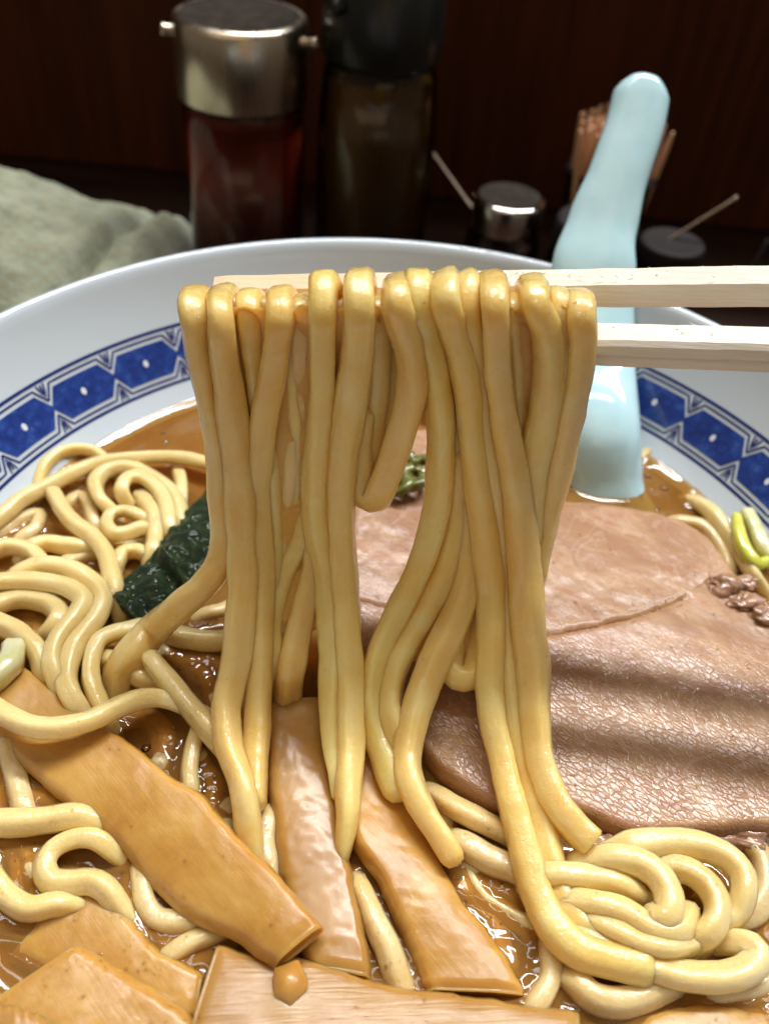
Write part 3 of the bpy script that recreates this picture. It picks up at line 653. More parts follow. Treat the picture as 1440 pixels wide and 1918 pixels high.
lying('pale tapering noodle between the central and right bamboo shoots', [(676, 1668, .1), (702, 1730), (728, 1782), (745, 1834, .0)], .16, 83, .20, NOODP)
lying('wet pale noodle lying under the front edge of the pork', [(815, 1490, .1), (850, 1512), (897, 1536), (950, 1562, .1)], .22, 84, .225, NOODP)
lying('noodle just below the wet pale one under the pork', [(866, 1580), (912, 1608), (975, 1636)], .14, 85, .215, NOODP)
lying('sunken noodle emerging left of the thick right strands', [(900, 1642), (935, 1662), (985, 1690)], -.10, 86, .21, NOODP)
lying('broad noodle arch on top of the coil along the pork edge', [(1140, 1602, .3), (1190, 1583), (1239, 1578), (1285, 1580), (1328, 1588), (1364, 1607), (1388, 1637), (1392, 1672), (1379, 1704, .35), (1348, 1728, .2)], .52, 87, .225)
lying('front noodle loop of the coil, closed round a small dark hole', [(1112, 1612, .5), (1158, 1607), (1200, 1617), (1234, 1642), (1252, 1675), (1250, 1708), (1225, 1722, .55)], .68, 88, .225)
lying('short level noodle joining the coil from the thick right strands', [(1040, 1640), (1107, 1645), (1150, 1654), (1180, 1672, .35)], .48, 89, .235)
lying('middle noodle loop of the coil, right of the front loop', [(1240, 1628, .3), (1286, 1630), (1319, 1652), (1339, 1684), (1341, 1718), (1325, 1748), (1292, 1768, .2)], .46, 90, .235)
lying('upper of two parallel noodles in the middle of the coil', [(1070, 1690, .35), (1128, 1696), (1170, 1712), (1202, 1732), (1240, 1747), (1272, 1740), (1284, 1718, .4)], .55, 91, .22)
lying('lower of two parallel noodles in the middle of the coil', [(1100, 1722, .3), (1148, 1744), (1195, 1767), (1245, 1777), (1290, 1768, .3)], .46, 92, .225)
lying('long noodle sweeping under the coil and hooking up at the right', [(1095, 1745, .3), (1137, 1770), (1183, 1796), (1239, 1817), (1297, 1829), (1352, 1831), (1396, 1818), (1416, 1793), (1406, 1770), (1370, 1764, .2)], .36, 93, .225)
lying('sunken noodle curved like a smile at the bottom right', [(1082, 1842), (1112, 1868), (1160, 1879), (1210, 1866), (1252, 1842)], .10, 94, .22, NOODP)
lying('noodle curling out of the right edge beside the coil', [(1405, 1580), (1428, 1612), (1434, 1662), (1412, 1706), (1372, 1722)], .06, 95, .22, NOODP)
lying('half sunken noodle at the right edge below the hooked one', [(1360, 1856), (1405, 1850), (1445, 1834), (1480, 1812)], .02, 96, .22, NOODP)
lying('noodle end standing in the broth left of the smile-shaped one', [(1026, 1775), (1028, 1830), (1004, 1878)], .02, 97, .20, NOODP)
lying('noodle leaning on the bowl wall beside the green scallion at right', [(1298, 938, .05), (1330, 958), (1356, 990), (1380, 1028), (1408, 1075), (1425, 1100, .1)], .28, 98, .185)
lying('sunken noodle beside the far right corner of the pork', [(1272, 978), (1318, 990), (1348, 1025), (1362, 1060)], .08, 99, .18, NOODP)
lying('noodle tip breaking the surface by the foot of the blue spoon', [(1198, 860), (1214, 848), (1236, 846)], .05, 100, .15, NOODP)
lying('noodle at the right edge below the pork scraps', [(1425, 1150), (1442, 1190), (1462, 1240)], .12, 101, .19, NOODP)
UL = 'low noodle of the under layer '
for k, (lab, pts) in enumerate([
    ('along the bowl wall left of the arched noodle', [(-10, 960), (30, 925), (70, 900), (110, 880)]),
    ('inside the hairpin bends', [(150, 905), (165, 930), (170, 960), (185, 990)]),
    ('right of the tiny curl', [(240, 1000), (270, 1010), (300, 1000), (330, 985)]),
    ('below the tiny curl', [(175, 1000), (205, 1015), (240, 1022), (262, 1020)]),
    ('below the arch at the left edge', [(-10, 1060), (30, 1050), (62, 1058), (90, 1072)]),
    ('left of the crossing noodle', [(90, 985), (120, 992), (150, 1008), (170, 1030)]),
    ('under the big arcs beside the seaweed tip', [(190, 1100), (215, 1130), (240, 1150), (265, 1150)]),
    ('filling the innermost arc', [(20, 1150), (50, 1150), (78, 1165), (70, 1190)]),
    ('between the big arcs and the U-bend', [(150, 1200), (165, 1230), (160, 1270), (175, 1320)]),
    ('right of the U-bend', [(210, 1215), (230, 1225), (255, 1215), (280, 1225)]),
    ('in the shaded pool right of the rounded end', [(320, 1225), (350, 1245), (390, 1240), (420, 1255)]),
    ('under the rounded noodle end', [(240, 1270), (270, 1290), (310, 1290), (330, 1310)]),
    ('below the smooth crossing noodle', [(235, 1345), (280, 1345), (310, 1375), (300, 1420)]),
    ('right of the dipping upright end', [(385, 1440), (405, 1470), (400, 1510), (420, 1540)]),
    ('at the left edge under the large bamboo shoot', [(-20, 1420), (10, 1440), (15, 1480), (-10, 1510)]),
    ('above the hook-shaped noodle', [(60, 1490), (90, 1500), (130, 1510), (170, 1515)]),
    ('left of the hook-shaped noodle', [(-20, 1580), (20, 1575), (50, 1590), (60, 1620)]),
    ('below the hook-shaped noodle', [(110, 1680), (150, 1690), (190, 1710), (230, 1745)]),
    ('above the pointed bamboo shoot at the left edge', [(-20, 1725), (20, 1725), (60, 1735), (90, 1720)]),
    ('beside the blunt tip of the large bamboo shoot', [(320, 1760), (350, 1790), (390, 1790), (420, 1760)]),
    ('left of the upright bamboo shoot', [(445, 1540), (470, 1560), (490, 1600), (500, 1650)]),
    ('right of the sunken strands below the pork', [(840, 1560), (870, 1620), (900, 1680), (960, 1720)]),
    ('inside the coil at right', [(1180, 1660), (1220, 1680), (1270, 1690), (1300, 1680)]),
    ('right of the coil at the right edge', [(1370, 1640), (1400, 1680), (1390, 1730), (1440, 1750)])]):
    lying(UL+lab, pts, -.04-.05*(k % 3), 150+k, .195, NOOD if k % 2 else NOODP)
for k, (lab, pts) in enumerate([('in the dark pool above the large bamboo shoot', [(250, 1330), (290, 1370), (300, 1420)]), ('left of the large bamboo shoot', [(150, 1400), (190, 1430), (200, 1480)]), ('right of the noodle with the rounded end', [(330, 1240), (380, 1265), (400, 1310)]), ('below the tip of the bulging lifted strand', [(440, 1600), (430, 1660), (470, 1690)]), ('right of the hook-shaped noodle', [(240, 1620), (250, 1670)]), ('beside the tip of the right bamboo shoot', [(890, 1690), (930, 1730), (940, 1780)]), ('at the left edge left of the hook-shaped noodle', [(30, 1590), (40, 1640), (20, 1680)]), ('under the arched noodle by the bowl wall', [(110, 905), (150, 915), (170, 940)])]):
    lying('faint sunken noodle '+lab, pts, -.14, 120+k, .19, NOODP)

# ------------------------------------------------------------------ chopsticks
def chopstick(label, yc, left, right, half, rot):
    """a square stick with a milled step along its near face; left and right are its axis in the picture, at depth yc"""
    a, b = Py(left[0], left[1], yc), Py(right[0], right[1], yc)
    ax = (b-a).normalized(); b = b+ax*9.0
    up = Vector((0, 0, 1)); up = (up-ax*up.dot(ax)).normalized(); nr = ax.cross(up)          # nr points away from the camera
    if nr.y < 0: nr = -nr
    # cross-section (toward camera = -nr): flat top, near face, milled step, lower face, bottom, back
    sec = [(0.95, 0.72), (0.78, 0.95), (-0.55, 1.0), (-0.86, 0.78), (-1.0, 0.50), (-1.0, 0.12), (-0.90, 0.02), (-0.96, -0.06), (-1.0, -0.16), (-0.96, -0.75), (-0.78, -0.97), (0.75, -0.97), (0.95, -0.75)]
    L = (b-a).length; M = 90; V, F = [], []; m = len(sec)
    for i in range(M+1):
        t = i/M; p = a.lerp(b, t); h = half*(0.80+0.20*min(1, t*L/11)+0.05*t)
        if i == 0: h *= 0.93
        for (cx, cy) in sec:
            cx, cy = cx*math.cos(rot)-cy*math.sin(rot), cx*math.sin(rot)+cy*math.cos(rot)
            q = p+nr*cx*h+up*cy*h
            jit = 0.012*noise.noise(q*2.3)+0.006*noise.noise(Vector((q.x*6, cx*40, cy*40)))
            V.append(q+up*jit*0.8+nr*jit*0.5)
    for i in range(M):
        for k in range(m): F.append((i*m+k, i*m+(k+1) % m, (i+1)*m+(k+1) % m, (i+1)*m+k))
    F.append(tuple(range(m))); F.append(tuple(M*m+k for k in range(m-1, -1, -1)))
    st = thing('chopstick', a, label, 'chopstick', 'pair of chopsticks')
    bd = obj('stick', V, F, WOOD, st, smooth=False)
    # splinters standing up along the sawn edge
    V, F = [], []
    for k in range(26):
        t = random.uniform(0.25, 0.62); p = a.lerp(b, t)+up*half*0.98+nr*half*random.uniform(-0.7, 0.7)
        d = (ax*random.choice((-1, 1))*random.uniform(.6, 1)+up*random.uniform(0.2, 0.6)).normalized()*random.uniform(0.05, 0.16); s_ = nr*0.006
        i = len(V); V += [p-s_, p+s_, p+d, p-up*0.02]; F += [(i, i+1, i+2), (i+1, i+3, i+2), (i+3, i, i+2)]
    fb = obj('splinters', V, F, WOOD, st, smooth=False); fb['kind'] = 'stuff'
    return st
chopstick('far chopstick of the pair, its square tip showing left of the noodles', YS2, (405, 546), (1440, 536), 0.275, math.radians(24))
chopstick('near chopstick of the pair, under the noodles and passing in front of the spoon', YS1, (385, 622), (1440, 655), 0.285, math.radians(14))

# ------------------------------------------------------------------ spoon
sp0 = Pz(1128, 905, ZB-0.1)
axis_px = [(1128, 905, sp0.y), (1122, 800, 5.85), (1116, 690, 7.3), (1112, 590, 8.35), (1112, 500, 9.1), (1128, 420, 9.95), (1160, 320, 10.9), (1187, 240, 11.7), (1200, 180, 12.3), (1206, 150, 12.65)]
SP = [Py(*q) for q in axis_px]
wid = [150, 152, 146, 150, 158, 132, 112, 110, 108, 88]
dirn = (SP[0]-SP[1]).normalized()
pre = [SP[0]+dirn*3.4+Vector((0, 0, .75)), SP[0]+dirn*2.2+Vector((0, 0, .35)), SP[0]+dirn*1.1+Vector((0, 0, .08))]
halfw = [2.0*0.5*0.9, 2.3*0.62, 2.2*0.6] + [0.5*wpx*depth(p)/FOC for wpx, p in zip(wid, SP)]
pts = pre+SP
path = catmull(pts, 0.18); HW = catmull([Vector((h, 0, 0)) for h in halfw], 1e9)
V, F = [], []; m = len(path); NS = 26
cum = [0.0]
for a, b in zip(pts, pts[1:]): cum.append(cum[-1]+(b-a).length)
def hw_at(s):
    for i in range(len(cum)-1):
        if s <= cum[i+1] or i == len(cum)-2:
            f = min(1, max(0, (s-cum[i])/(cum[i+1]-cum[i]))); f = f*f*(3-2*f); return halfw[i]*(1-f)+halfw[i+1]*f
s = 0; prev = path[0]
for i, p in enumerate(path):
    s += (p-prev).length; prev = p
    t = (path[min(i+1, m-1)]-path[max(i-1, 0)]).normalized()
    side = RGT-t*RGT.dot(t); side.normalize(); nr = side.cross(t); 
    if nr.dot(FWD) > 0: nr = -nr                # nr faces the camera
    h = hw_at(s); f = i/(m-1)
    rem = (cum[-1]-s)
    k = 1.0
    if rem < 0.55: k = 0.42+0.58*math.sqrt(max(0, 1-(1-rem/0.55)**2))
    if s < 1.0: k = math.sqrt(max(0.03, 1-(1-s/1.0)**2))
    th = (0.30+0.14*max(0, (f-0.55)/0.45)+0.42*max(0, 1-abs(f-0.30)/0.28))*min(1, k+0.2)
    for q in range(NS):
        an = 2*math.pi*q/NS; cx, sx = math.cos(an), math.sin(an)
        bulge = 0.80 if f > 0.5 else 0.55
        ez = sx*th*(1.0 if sx > 0 else 0.8)
        dish = -0.18*(1-cx*cx)*(1-min(1, f/0.2))
        V.append(p+side*(h*k*math.copysign(abs(cx)**0.85, cx))+nr*(ez+dish*0.5))
for i in range(m-1):
    for q in range(NS): F.append((i*NS+q, i*NS+(q+1) % NS, (i+1)*NS+(q+1) % NS, (i+1)*NS+q))
F.append(tuple(range(NS-1, -1, -1))); F.append(tuple((m-1)*NS+q for q in range(NS)))
wl = []
for q in range(NS):
    for i in range(m-1):
        a, b = V[i*NS+q], V[(i+1)*NS+q]
        if (a.z-ZB)*(b.z-ZB) < 0: wl.append(a.lerp(b, (ZB-a.z)/(b.z-a.z))); break
EDGE_PTS += catmull(wl+wl[:1], .04)
tag(obj('soup_spoon', V, F, CEL), 'pale blue porcelain soup spoon standing in the broth against the rim', 'spoon')

# ------------------------------------------------------------------ toppings
def PZ(L, z): return [Pz(q[0], q[1], ZB+(q[2] if len(q) > 2 else z)) for q in L]
MG = 'bamboo shoot strips'
def menma(label, A, B, z, thick, mat, seed, **kw):
    V, F, E = slab(PZ(A, z), PZ(B, z), thick, seed=seed, **kw)
    return tag(obj('bamboo_shoot', V, F, mat, attr=E), label, 'bamboo shoot', MG)
menma('largest bamboo shoot strip, slanting from the left edge to a blunt tip at the centre', [(-40, 1190, .30), (33, 1237, .32), (95, 1283, .36), (150, 1328, .42), (227, 1378, .5), (320, 1450, .58), (373, 1482, .62), (402, 1520, .64), (443, 1563, .68), (475, 1594, .72), (521, 1641, .78), (567, 1695, .8), (601, 1733, .8)],
      [(-60, 1345, .30), (0, 1388, .3), (67, 1447, .3), (133, 1505, .3), (187, 1545, .3), (233, 1585, .3), (262, 1622, .3), (300, 1665, .34), (345, 1702, .38), (400, 1732, .46), (455, 1753, .56), (488, 1780, .62), (519, 1801, .66)], .4, .24, MENMA, 3, M=90, N=22, crown=.07, bump=.022, ragged=.035, fine=.010)
menma('upright bamboo shoot strip at the centre below the lifted noodles', [(503, 1313), (503, 1386), (507, 1469), (518, 1535), (524, 1600), (535, 1660), (556, 1730), (585, 1812)], [(600, 1302), (605, 1350), (612, 1415), (631, 1497), (637, 1556), (657, 1643), (678, 1730), (693, 1828)], .34, .26, MENMAV, 5, M=70, N=18, crown=.05, bump=.02, ragged=.03, fine=.010)
menma('thick bamboo shoot strip right of the centre with a darker orange side', [(664, 1395, .2), (662, 1480, .3), (662, 1556, .42), (712, 1636, .42), (747, 1712, .36), (782, 1792, .26), (800, 1852, .2)], [(706, 1395, .2), (747, 1470, .2), (789, 1539, .2), (827, 1615, .2), (862, 1678, .18), (925, 1756, .14), (990, 1864, .10)], .3, .5, MENMA, 8, M=70, N=18, crown=.07, bump=.02, ragged=.04, fine=.010)
menma('ribbed bamboo shoot strip along the bottom edge with strong white glints', [(407, 1766, .34), (500, 1788, .36), (589, 1796, .36), (679, 1829, .34), (760, 1850, .32), (872, 1860, .3), (972, 1878, .26), (1085, 1892, .16)], [(345, 1965, .45), (450, 1990, .5), (600, 2010, .5), (700, 2020, .48), (780, 2020, .45), (880, 2010, .4), (980, 2000, .3), (1085, 1985, .2)], .35, .3, MENMAF, 11, M=80, N=20, crown=.08, bump=.03, ragged=.03)
menma('pointed bamboo shoot strip at lower left, half under its neighbour', [(143, 1650, .12), (220, 1690, .16), (283, 1770, .18), (333, 1797, .18), (380, 1822, .14)], [(18, 1785, .02), (120, 1832, .05), (220, 1872, .08), (300, 1912, .1), (368, 1906, .1)], .1, .2, MENMA, 14, M=50, N=16, crown=.03, bump=.02, fine=.010, ragged=.03)
menma('broad bamboo shoot strip in the bottom left corner with one sharp corner', [(143, 1767, .36), (233, 1820, .38), (300, 1863, .38), (385, 1925, .3)], [(-40, 1888, .3), (40, 1935, .34), (120, 1985, .36), (200, 2040, .36)], .35, .24, MENMA, 17, M=50, N=16, crown=.03, bump=.02, fine=.010, ragged=.025)
menma('frayed bamboo shoot end in the extreme bottom left corner', [(-25, 1876, .5), (30, 1886, .55), (70, 1900, .56), (105, 1922, .5)], [(-40, 1990, .5), (30, 1995, .55), (80, 1998, .55), (125, 2000, .5)], .5, .2, MENMAF, 19, M=40, N=14, crown=.06, bump=.04, ragged=.05)
menma('pale bamboo shoot strip mostly below the frame at the bottom right', [(1175, 1922, .0), (1235, 1890, .06), (1330, 1876, .08), (1450, 1894, .05)], [(1190, 2000, .0), (1260, 2005, .08), (1350, 2005, .1), (1460, 2000, .06)], .06, .22, MENMA, 23, M=40, N=14, crown=.06, bump=.03, ragged=.03)
c = Pz(540, 1846, ZB+.46); V, F = blob(c, (.29, .33, .20), 3.1, .35, .7, 1); tag(obj('bamboo_shoot', V, F, MENMA), 'small angular crumb of bamboo shoot sitting on the ribbed strip', 'bamboo shoot', MG)

def fold(p, u, v):
    # the long split across the meat and a swelling on either side of it
    q = [Pz(x, y, ZB+.5) for x, y in ((1020, 1185), (1090, 1172), (1150, 1160), (1210, 1145), (1290, 1112))]
    best = 9
    for a, b in zip(q, q[1:]):
        d = b-a; t = max(0, min(1, (p-a).dot(d)/d.length_squared)); best = min(best, ((p-a-d*t)*Vector((1, 1, 0)).length if False else ((p-a-d*t).xy.length)))
    return -0.09*math.exp(-(best/0.06)**2)+0.03*math.exp(-(best/0.45)**2)
FARE = [(655, 900, .62), (742, 812, .62), (830, 806, .55), (930, 866, .50), (1037, 930, .44), (1120, 938, .40), (1237, 958, .34), (1320, 1003, .30), (1392, 1090, .30), (1450, 1170, .3)]
NEARE = [(655, 1200, .36), (745, 1322, .38), (800, 1408, .40), (860, 1464, .42), (938, 1500, .44), (1037, 1496, .46), (1110, 1526, .46), (1192, 1556, .46), (1310, 1553, .46), (1480, 1548, .44)]
V, F, E = slab(PZ(FARE, .4), PZ(NEARE, .4), .42, M=170, N=110, crown=.05, bump=.035, fr=.8, seed=31, ragged=.06, edge_r=.16, disp=fold, fine=.008)
tag(obj('pork_slice', V, F, PORK, attr=E), 'large glossy slice of braised pork filling the right side of the bowl', 'pork slice')
UPN = [(655, 1120, 0.51), (760, 1150, 0.51), (850, 1180, 0.51), (940, 1190, 0.51), (1020, 1186, 0.53), (1090, 1173, 0.53), (1150, 1161, 0.51), (1210, 1146, 0.47), (1270, 1122, 0.41), (1335, 1080, 0.37)]
UPF = [(668, 900, 0.69), (745, 826, 0.69), (830, 822, 0.63), (930, 878, 0.57), (1037, 938, 0.51), (1110, 944, 0.47), (1180, 952, 0.43), (1240, 966, 0.41), (1290, 994, 0.39), (1325, 1030, 0.37)]
V, F, E = slab(PZ(UPF, .6), PZ(UPN, .6), .09, M=150, N=60, crown=.03, bump=.03, fr=.9, seed=37, ragged=.07, edge_r=.05, fine=.008)
tag(obj('pork_slice', V, F, PORK, attr=[e*.25 for e in E]), 'thinner pork slice overlapping the far half of the large one, ending at a split', 'pork slice')
for k, (px, py, r, lab) in enumerate([(1352, 1096, .34, 'dark brown pork scrap on the right edge of the slice'), (1392, 1126, .28, 'lumpy tan pork scrap right of the dark brown one'), (1428, 1152, .26, 'small pork scrap at the right edge of the frame'), (1398, 1092, .20, 'tiny pork crumb touching the noodle by the scallion')]):
    V, F = blob(Pz(px, py, ZB+.36), (r*1.1, r*.9, r*.5), 5+k, .8, .9, 4); tag(obj('pork_scrap', V, F, SCRAP), lab, 'pork scrap', 'pork scraps beside the slice')
for k, (px, py, r, lab) in enumerate([(1150, 1588, .2, 'brown pork shred under the edge of the slice beside the cut noodle end'), (1390, 1572, .24, 'brown pork shred under the near right edge of the slice')]):
    V, F = blob(Pz(px, py, ZB+.10), (r*2.2, r, r*.8), 15+k, .5, 1.8, 4); tag(obj('pork_scrap', V, F, SCRAP), lab, 'pork scrap', 'pork scraps beside the slice')

def crumple(p, u, v):
    return 0.16*noise.noise(p*1.9+Vector((3, 1, 0)))+0.10*noise.noise(p*5)+0.03*noise.noise(p*11)+(0.16 if u < .62 else 0.02)*math.sin(math.pi*v)**1.0 - 0.12*math.exp(-((u-.66)/.05)**2)
V, F, E = slab(PZ([(410, 890, .5), (365, 938, .5), (318, 990, .5), (286, 1032, .5), (258, 1062, .42), (231, 1079, .38), (205, 1112, .42)], .5), PZ([(470, 1000, .35), (440, 1040, .35), (402, 1072, .36), (355, 1100, .4), (318, 1133, .42), (295, 1155, .42), (271, 1176, .42)], .4), .10, M=90, N=44, crown=.06, seed=41, ragged=.05, edge_r=.05, disp=crumple)
tag(obj('seaweed_sheet', V, F, NORI), 'crumpled dark green seaweed sheet under the leftmost lifted noodle', 'seaweed')

sc = [Pz(1378, 968, ZB+.55), Pz(1383, 1000, ZB+.55), Pz(1396, 1034, ZB+.5), Pz(1416, 1056, ZB+.42), Pz(1436, 1052, ZB+.42)]
V, F = tube(catmull(sc, .05), lambda t, p: .115+.05*math.sin(math.pi*t), 12, .3, .15, 4); sg = obj('scallion', V, F, SCAL); tag(sg, 'bright yellow green scallion curl against the bowl wall at right', 'scallion')
V, F = tube(catmull([Pz(1398, 962, ZB+.5), Pz(1412, 990, ZB+.5), Pz(1426, 1022, ZB+.46), Pz(1440, 1040, ZB+.4)], .05), .17, 12, .3, .2, 9); tag(obj('scallion', V, F, SCALP), 'pale inner leaf of scallion lying inside the bright green curl', 'scallion')
V, F = tube(catmull([Pz(-25, 1282, ZB+.55), Pz(0, 1262, ZB+.58), Pz(20, 1240, ZB+.55), Pz(28, 1215, ZB+.4)], .05), .22, 12, .2, .12, 6); tag(obj('scallion', V, F, SCALP), 'whitish scallion piece at the left edge on the end of the bamboo shoot', 'scallion')
for k, (px, py, r, rot, lab) in enumerate([(752, 872, .26, .4, 'dark olive scallion ring on the pork seen through the noodle gap, nearest the loop'), (775, 896, .22, 1.9, 'dark olive scallion ring on the pork, second from the noodle loop'), (748, 905, .20, 3.0, 'small dark olive scallion ring lowest on the pork in the noodle gap'), (790, 872, .18, 4.2, 'small dark olive scallion ring farthest right in the noodle gap')]):
    c = Pz(px, py, ZB+.93); L = [c+Vector((r*math.cos(rot+t*.5), r*1.2*math.sin(rot+t*.5), .05*math.sin(t+k))) for t in range(11)]
    V, F = tube(catmull(L, .05), .12, 10, .4, .3, k); tag(obj('scallion', V, F, SCALD), lab, 'scallion', 'chopped scallion on the pork')

# ------------------------------------------------------------------ broth: skin that climbs a little where it wets things
kd = KDTree(len(NOODLE_PTS)+1)
for i, p in enumerate(NOODLE_PTS): kd.insert(p, i)
kd.insert(Vector((0, 0, -50)), len(NOODLE_PTS)); kd.balance()
RS = 8.40
ke = KDTree(len(EDGE_PTS)+1)
for i, p in enumerate(EDGE_PTS): ke.insert(p, i)
ke.insert(Vector((0, 0, -50)), len(EDGE_PTS)); ke.balance()
V, F = [], []; NR, NA = 210, 800
V.append(Vector((0, 0, ZB)))
for i in range(1, NR+1):
    r = RS*math.sqrt(i/NR) if i < NR*0.7 else RS*math.sqrt(i/NR)
    for k in range(NA):
        a = 2*math.pi*k/NA; p = oval([Vector((r*math.cos(a), r*math.sin(a), ZB))])[0]
        z = 0.012*noise.noise(p*0.8)
        _, _, d = kd.find(p)
        _, _, d2 = ke.find(p); z += 0.035*math.exp(-(d2/0.11)**1.2)
        z += 0.036*math.exp(-((max(0, d-0.19))/0.085)**1.3)
        dr = RS-r; z += 0.11*math.exp(-(dr/0.26)**1.2)
        V.append(p+Vector((0, 0, z)))
for k in range(NA): F.append((0, 1+k, 1+(k+1) % NA))
for i in range(NR-1):
    for k in range(NA): F.append((1+i*NA+k, 1+(i+1)*NA+k, 1+(i+1)*NA+(k+1) % NA, 1+i*NA+(k+1) % NA))
broth = thing('broth', (0, 0, ZB), 'brown soy broth filling the ramen bowl between noodles and pork', 'broth')
obj('broth_surface', V, F, BROTH, broth)
V, F = lathe([(0.01, ZB-.52), (6.9, ZB-.50), (7.5, ZB-.47), (7.8, ZB-.36), (8.02, ZB-.18), (8.2, ZB-.06), (8.25, ZB-.07), (7.6, ZB-.55), (0.01, ZB-.6)], (0, 0, 0), 120); obj('broth_depth', oval(V), F, BROTHB, broth)
# fine oil beads
V, F = [], []
rb = random.Random(5)
for k in range(900):
    a = rb.uniform(0, 2*math.pi); r = 8.2*math.sqrt(rb.random()); p = Vector((r*math.cos(a), r*math.sin(a), ZB))
    if rb.random() < .5:
        q, _, d = kd.find(p)
        if d > .6: continue
        dd = (p-q); dd.z = 0
        if dd.length < 1e-3: continue
        p = q+dd.normalized()*0.24; p.z = ZB+.03
    bead(p+Vector((0, 0, .012)), rb.choice((.012, .016, .02, .02, .028, .04)), .45, V, F)
for k in range(420):
    a = rb.uniform(0, 2*math.pi); r = 8.2*math.sqrt(rb.random()); p = Vector((r*math.cos(a), r*math.sin(a), ZB+.015))
    if noise.noise(p*.45) < -.05: continue
    bead(p, rb.choice((.035, .05, .05, .07, .10)), .22, V, F)
ob = obj('oil_beads', V, F, OIL, broth); ob['kind'] = 'stuff'

# ------------------------------------------------------------------ behind the bowl
def vert_x(px, py, y): return Py(px, py, y)
# chilli oil bottle with a steel pourer cap
YB = 21.0
cb = Py(455, 150, YB); dpt = depth(cb); rc = 0.5*243*dpt/FOC
ztop = Py(455, 66, YB-rc).z; zcap = Py(455, 222, YB-rc).z
cx_ = cb.x
bt = thing('chilli_oil_bottle', (cx_, YB, 0), 'red chilli oil bottle with a wide steel pourer cap', 'bottle')
V, F = lathe([(0.01, zcap+.15), (rc-.1, zcap+.15), (rc-.02, zcap), (rc, zcap+.03), (rc, ztop-.22), (rc-.05, ztop-.07), (rc-.16, ztop), (rc-.3, ztop+.012)], (cx_, YB, 0), 96); cp = obj('steel_cap', V, F, STEEL, bt)
V, F = lathe([(rc-.3, ztop+.010), (rc-.5, ztop-.02), (0.01, ztop-.02)], (cx_, YB, 0), 64); obj('cap_top', V, F, LIDTOP, cp)
for sx in (-1, 1):
    q = Vector((cx_+sx*(rc-.05), YB-.25, ztop-.62)); V, F = lathe([(.17, 0), (.17, .28), (.20, .34), (.20, .42), (.13, .42), (.12, .1)], q, 24, (sx, -.25, .08)); obj('spout', V, F, STEEL, cp)
rbt = rc*.955
V, F = lathe([(0.01, 0.02), (rbt-.25, 0.02), (rbt, .25), (rbt+.02, zcap-.5), (rbt, zcap-.12), (rbt-.12, zcap+.05), (rbt-.3, zcap+.08)], (cx_, YB, 0), 96); obj('glass_body', V, F, GLASS, bt)
V, F = lathe([(0.01, 0.25), (rbt-.35, 0.25), (rbt-.14, .5), (rbt-.12, zcap-.45), (0.01, zcap-.45)], (cx_, YB, 0), 96); obj('chilli_oil', V, F, REDLIQ, bt)
# vinegar bottle, black cap
YC = 21.5
cb = Py(716, 70, YC); rc2 = 0.5*226*depth(cb)/FOC; zc2 = Py(716, 150, YC-rc2).z; cx2 = cb.x
bx = Py(690, 330, YC); 
bt = thing('vinegar_bottle', (cx2, YC, 0), 'tall amber vinegar bottle with a thick black cap', 'bottle')
V, F = lathe([(0.01, zc2+.1), (rc2-.35, zc2+.05), (rc2-.12, zc2), (rc2, zc2+.25), (rc2+.02, zc2+1.2), (rc2-.06, zc2+3.6), (rc2-.3, zc2+3.9), (0.01, zc2+4.0)], (cx2, YC, 0), 96); cp = obj('black_cap', V, F, BLACKP, bt)
hp = Py(640, 12, YC-rc2*.75); V, F = lathe([(.24, 0), (.24, .32), (.2, .38), (.1, .38), (.09, 0.1)], hp, 24, (-.7, -.7, 0)); obj('pour_nozzle', V, F, BLACKP, cp)
V, F = lathe([(0.01, 0.02), (rc2-.1, 0.02), (rc2+.12, .25), (rc2+.10, zc2-2.4), (rc2-.05, zc2-.4), (rc2-.2, zc2+.05)], (cx2, YC, 0), 96); obj('glass_body', V, F, GLASS, bt)
V, F = lathe([(0.01, 0.25), (rc2-.3, 0.25), (rc2-.04, .5), (rc2-.05, zc2-2.4), (rc2-.2, zc2-.55), (0.01, zc2-.55)], (cx2, YC, 0), 96); obj('vinegar', V, F, AMBLIQ, bt)
# spice jar with chrome lid
def jar(label, px_c, px_w, y, py_top, py_lid, name, lidmat, toplid, group=None):
    c = Py(px_c, (py_top+py_lid)/2, y); r = 0.5*px_w*depth(c)/FOC
    zt = Py(px_c, py_top, y-r).z; zl = Py(px_c, py_lid, y-r).z
    t = thing(name, (c.x, y, 0), label, 'jar', group)
    V, F = lathe([(0.01, zl+.1), (r-.12, zl+.05), (r-.02, zl), (r, zl+.05), (r, zt-.12), (r-.04, zt-.03), (r-.12, zt), (r-.2, zt+.005)], (c.x, y, 0), 72); ld = obj('lid', V, F, lidmat, t)
    V, F = lathe([(r-.19, zt+.006), (r-.28, zt-.005), (0.01, zt)], (c.x, y, 0), 48); obj('lid_top', V, F, toplid, ld)
    V, F = lathe([(0.01, .02), (r-.1, .02), (r+.08, .2), (r+.1, zl-.7), (r-.02, zl-.2), (r-.12, zl+.02)], (c.x, y, 0), 72); obj('glass_body', V, F, GLASS, t)
    V, F = lathe([(0.01, .15), (r-.2, .15), (r-.05, .35), (r-.04, zl-.9), (0.01, zl-.85)], (c.x, y, 0), 72); obj('spice', V, F, SPICE, t)
    return c, r, zt
cj, rj, zj = jar('small spice jar with a shiny chrome lid left of the toothpicks', 945, 132, 21.5, 395, 452, 'spice_jar', CHROME, LIDTOP, 'condiment jars')
cj2, rj2, zj2 = jar('dark lidded jar behind the blue spoon, below the toothpicks', 1105, 150, 20.5, 445, 500, 'condiment_jar', DARKCUP, DARKCUP, 'condiment jars')
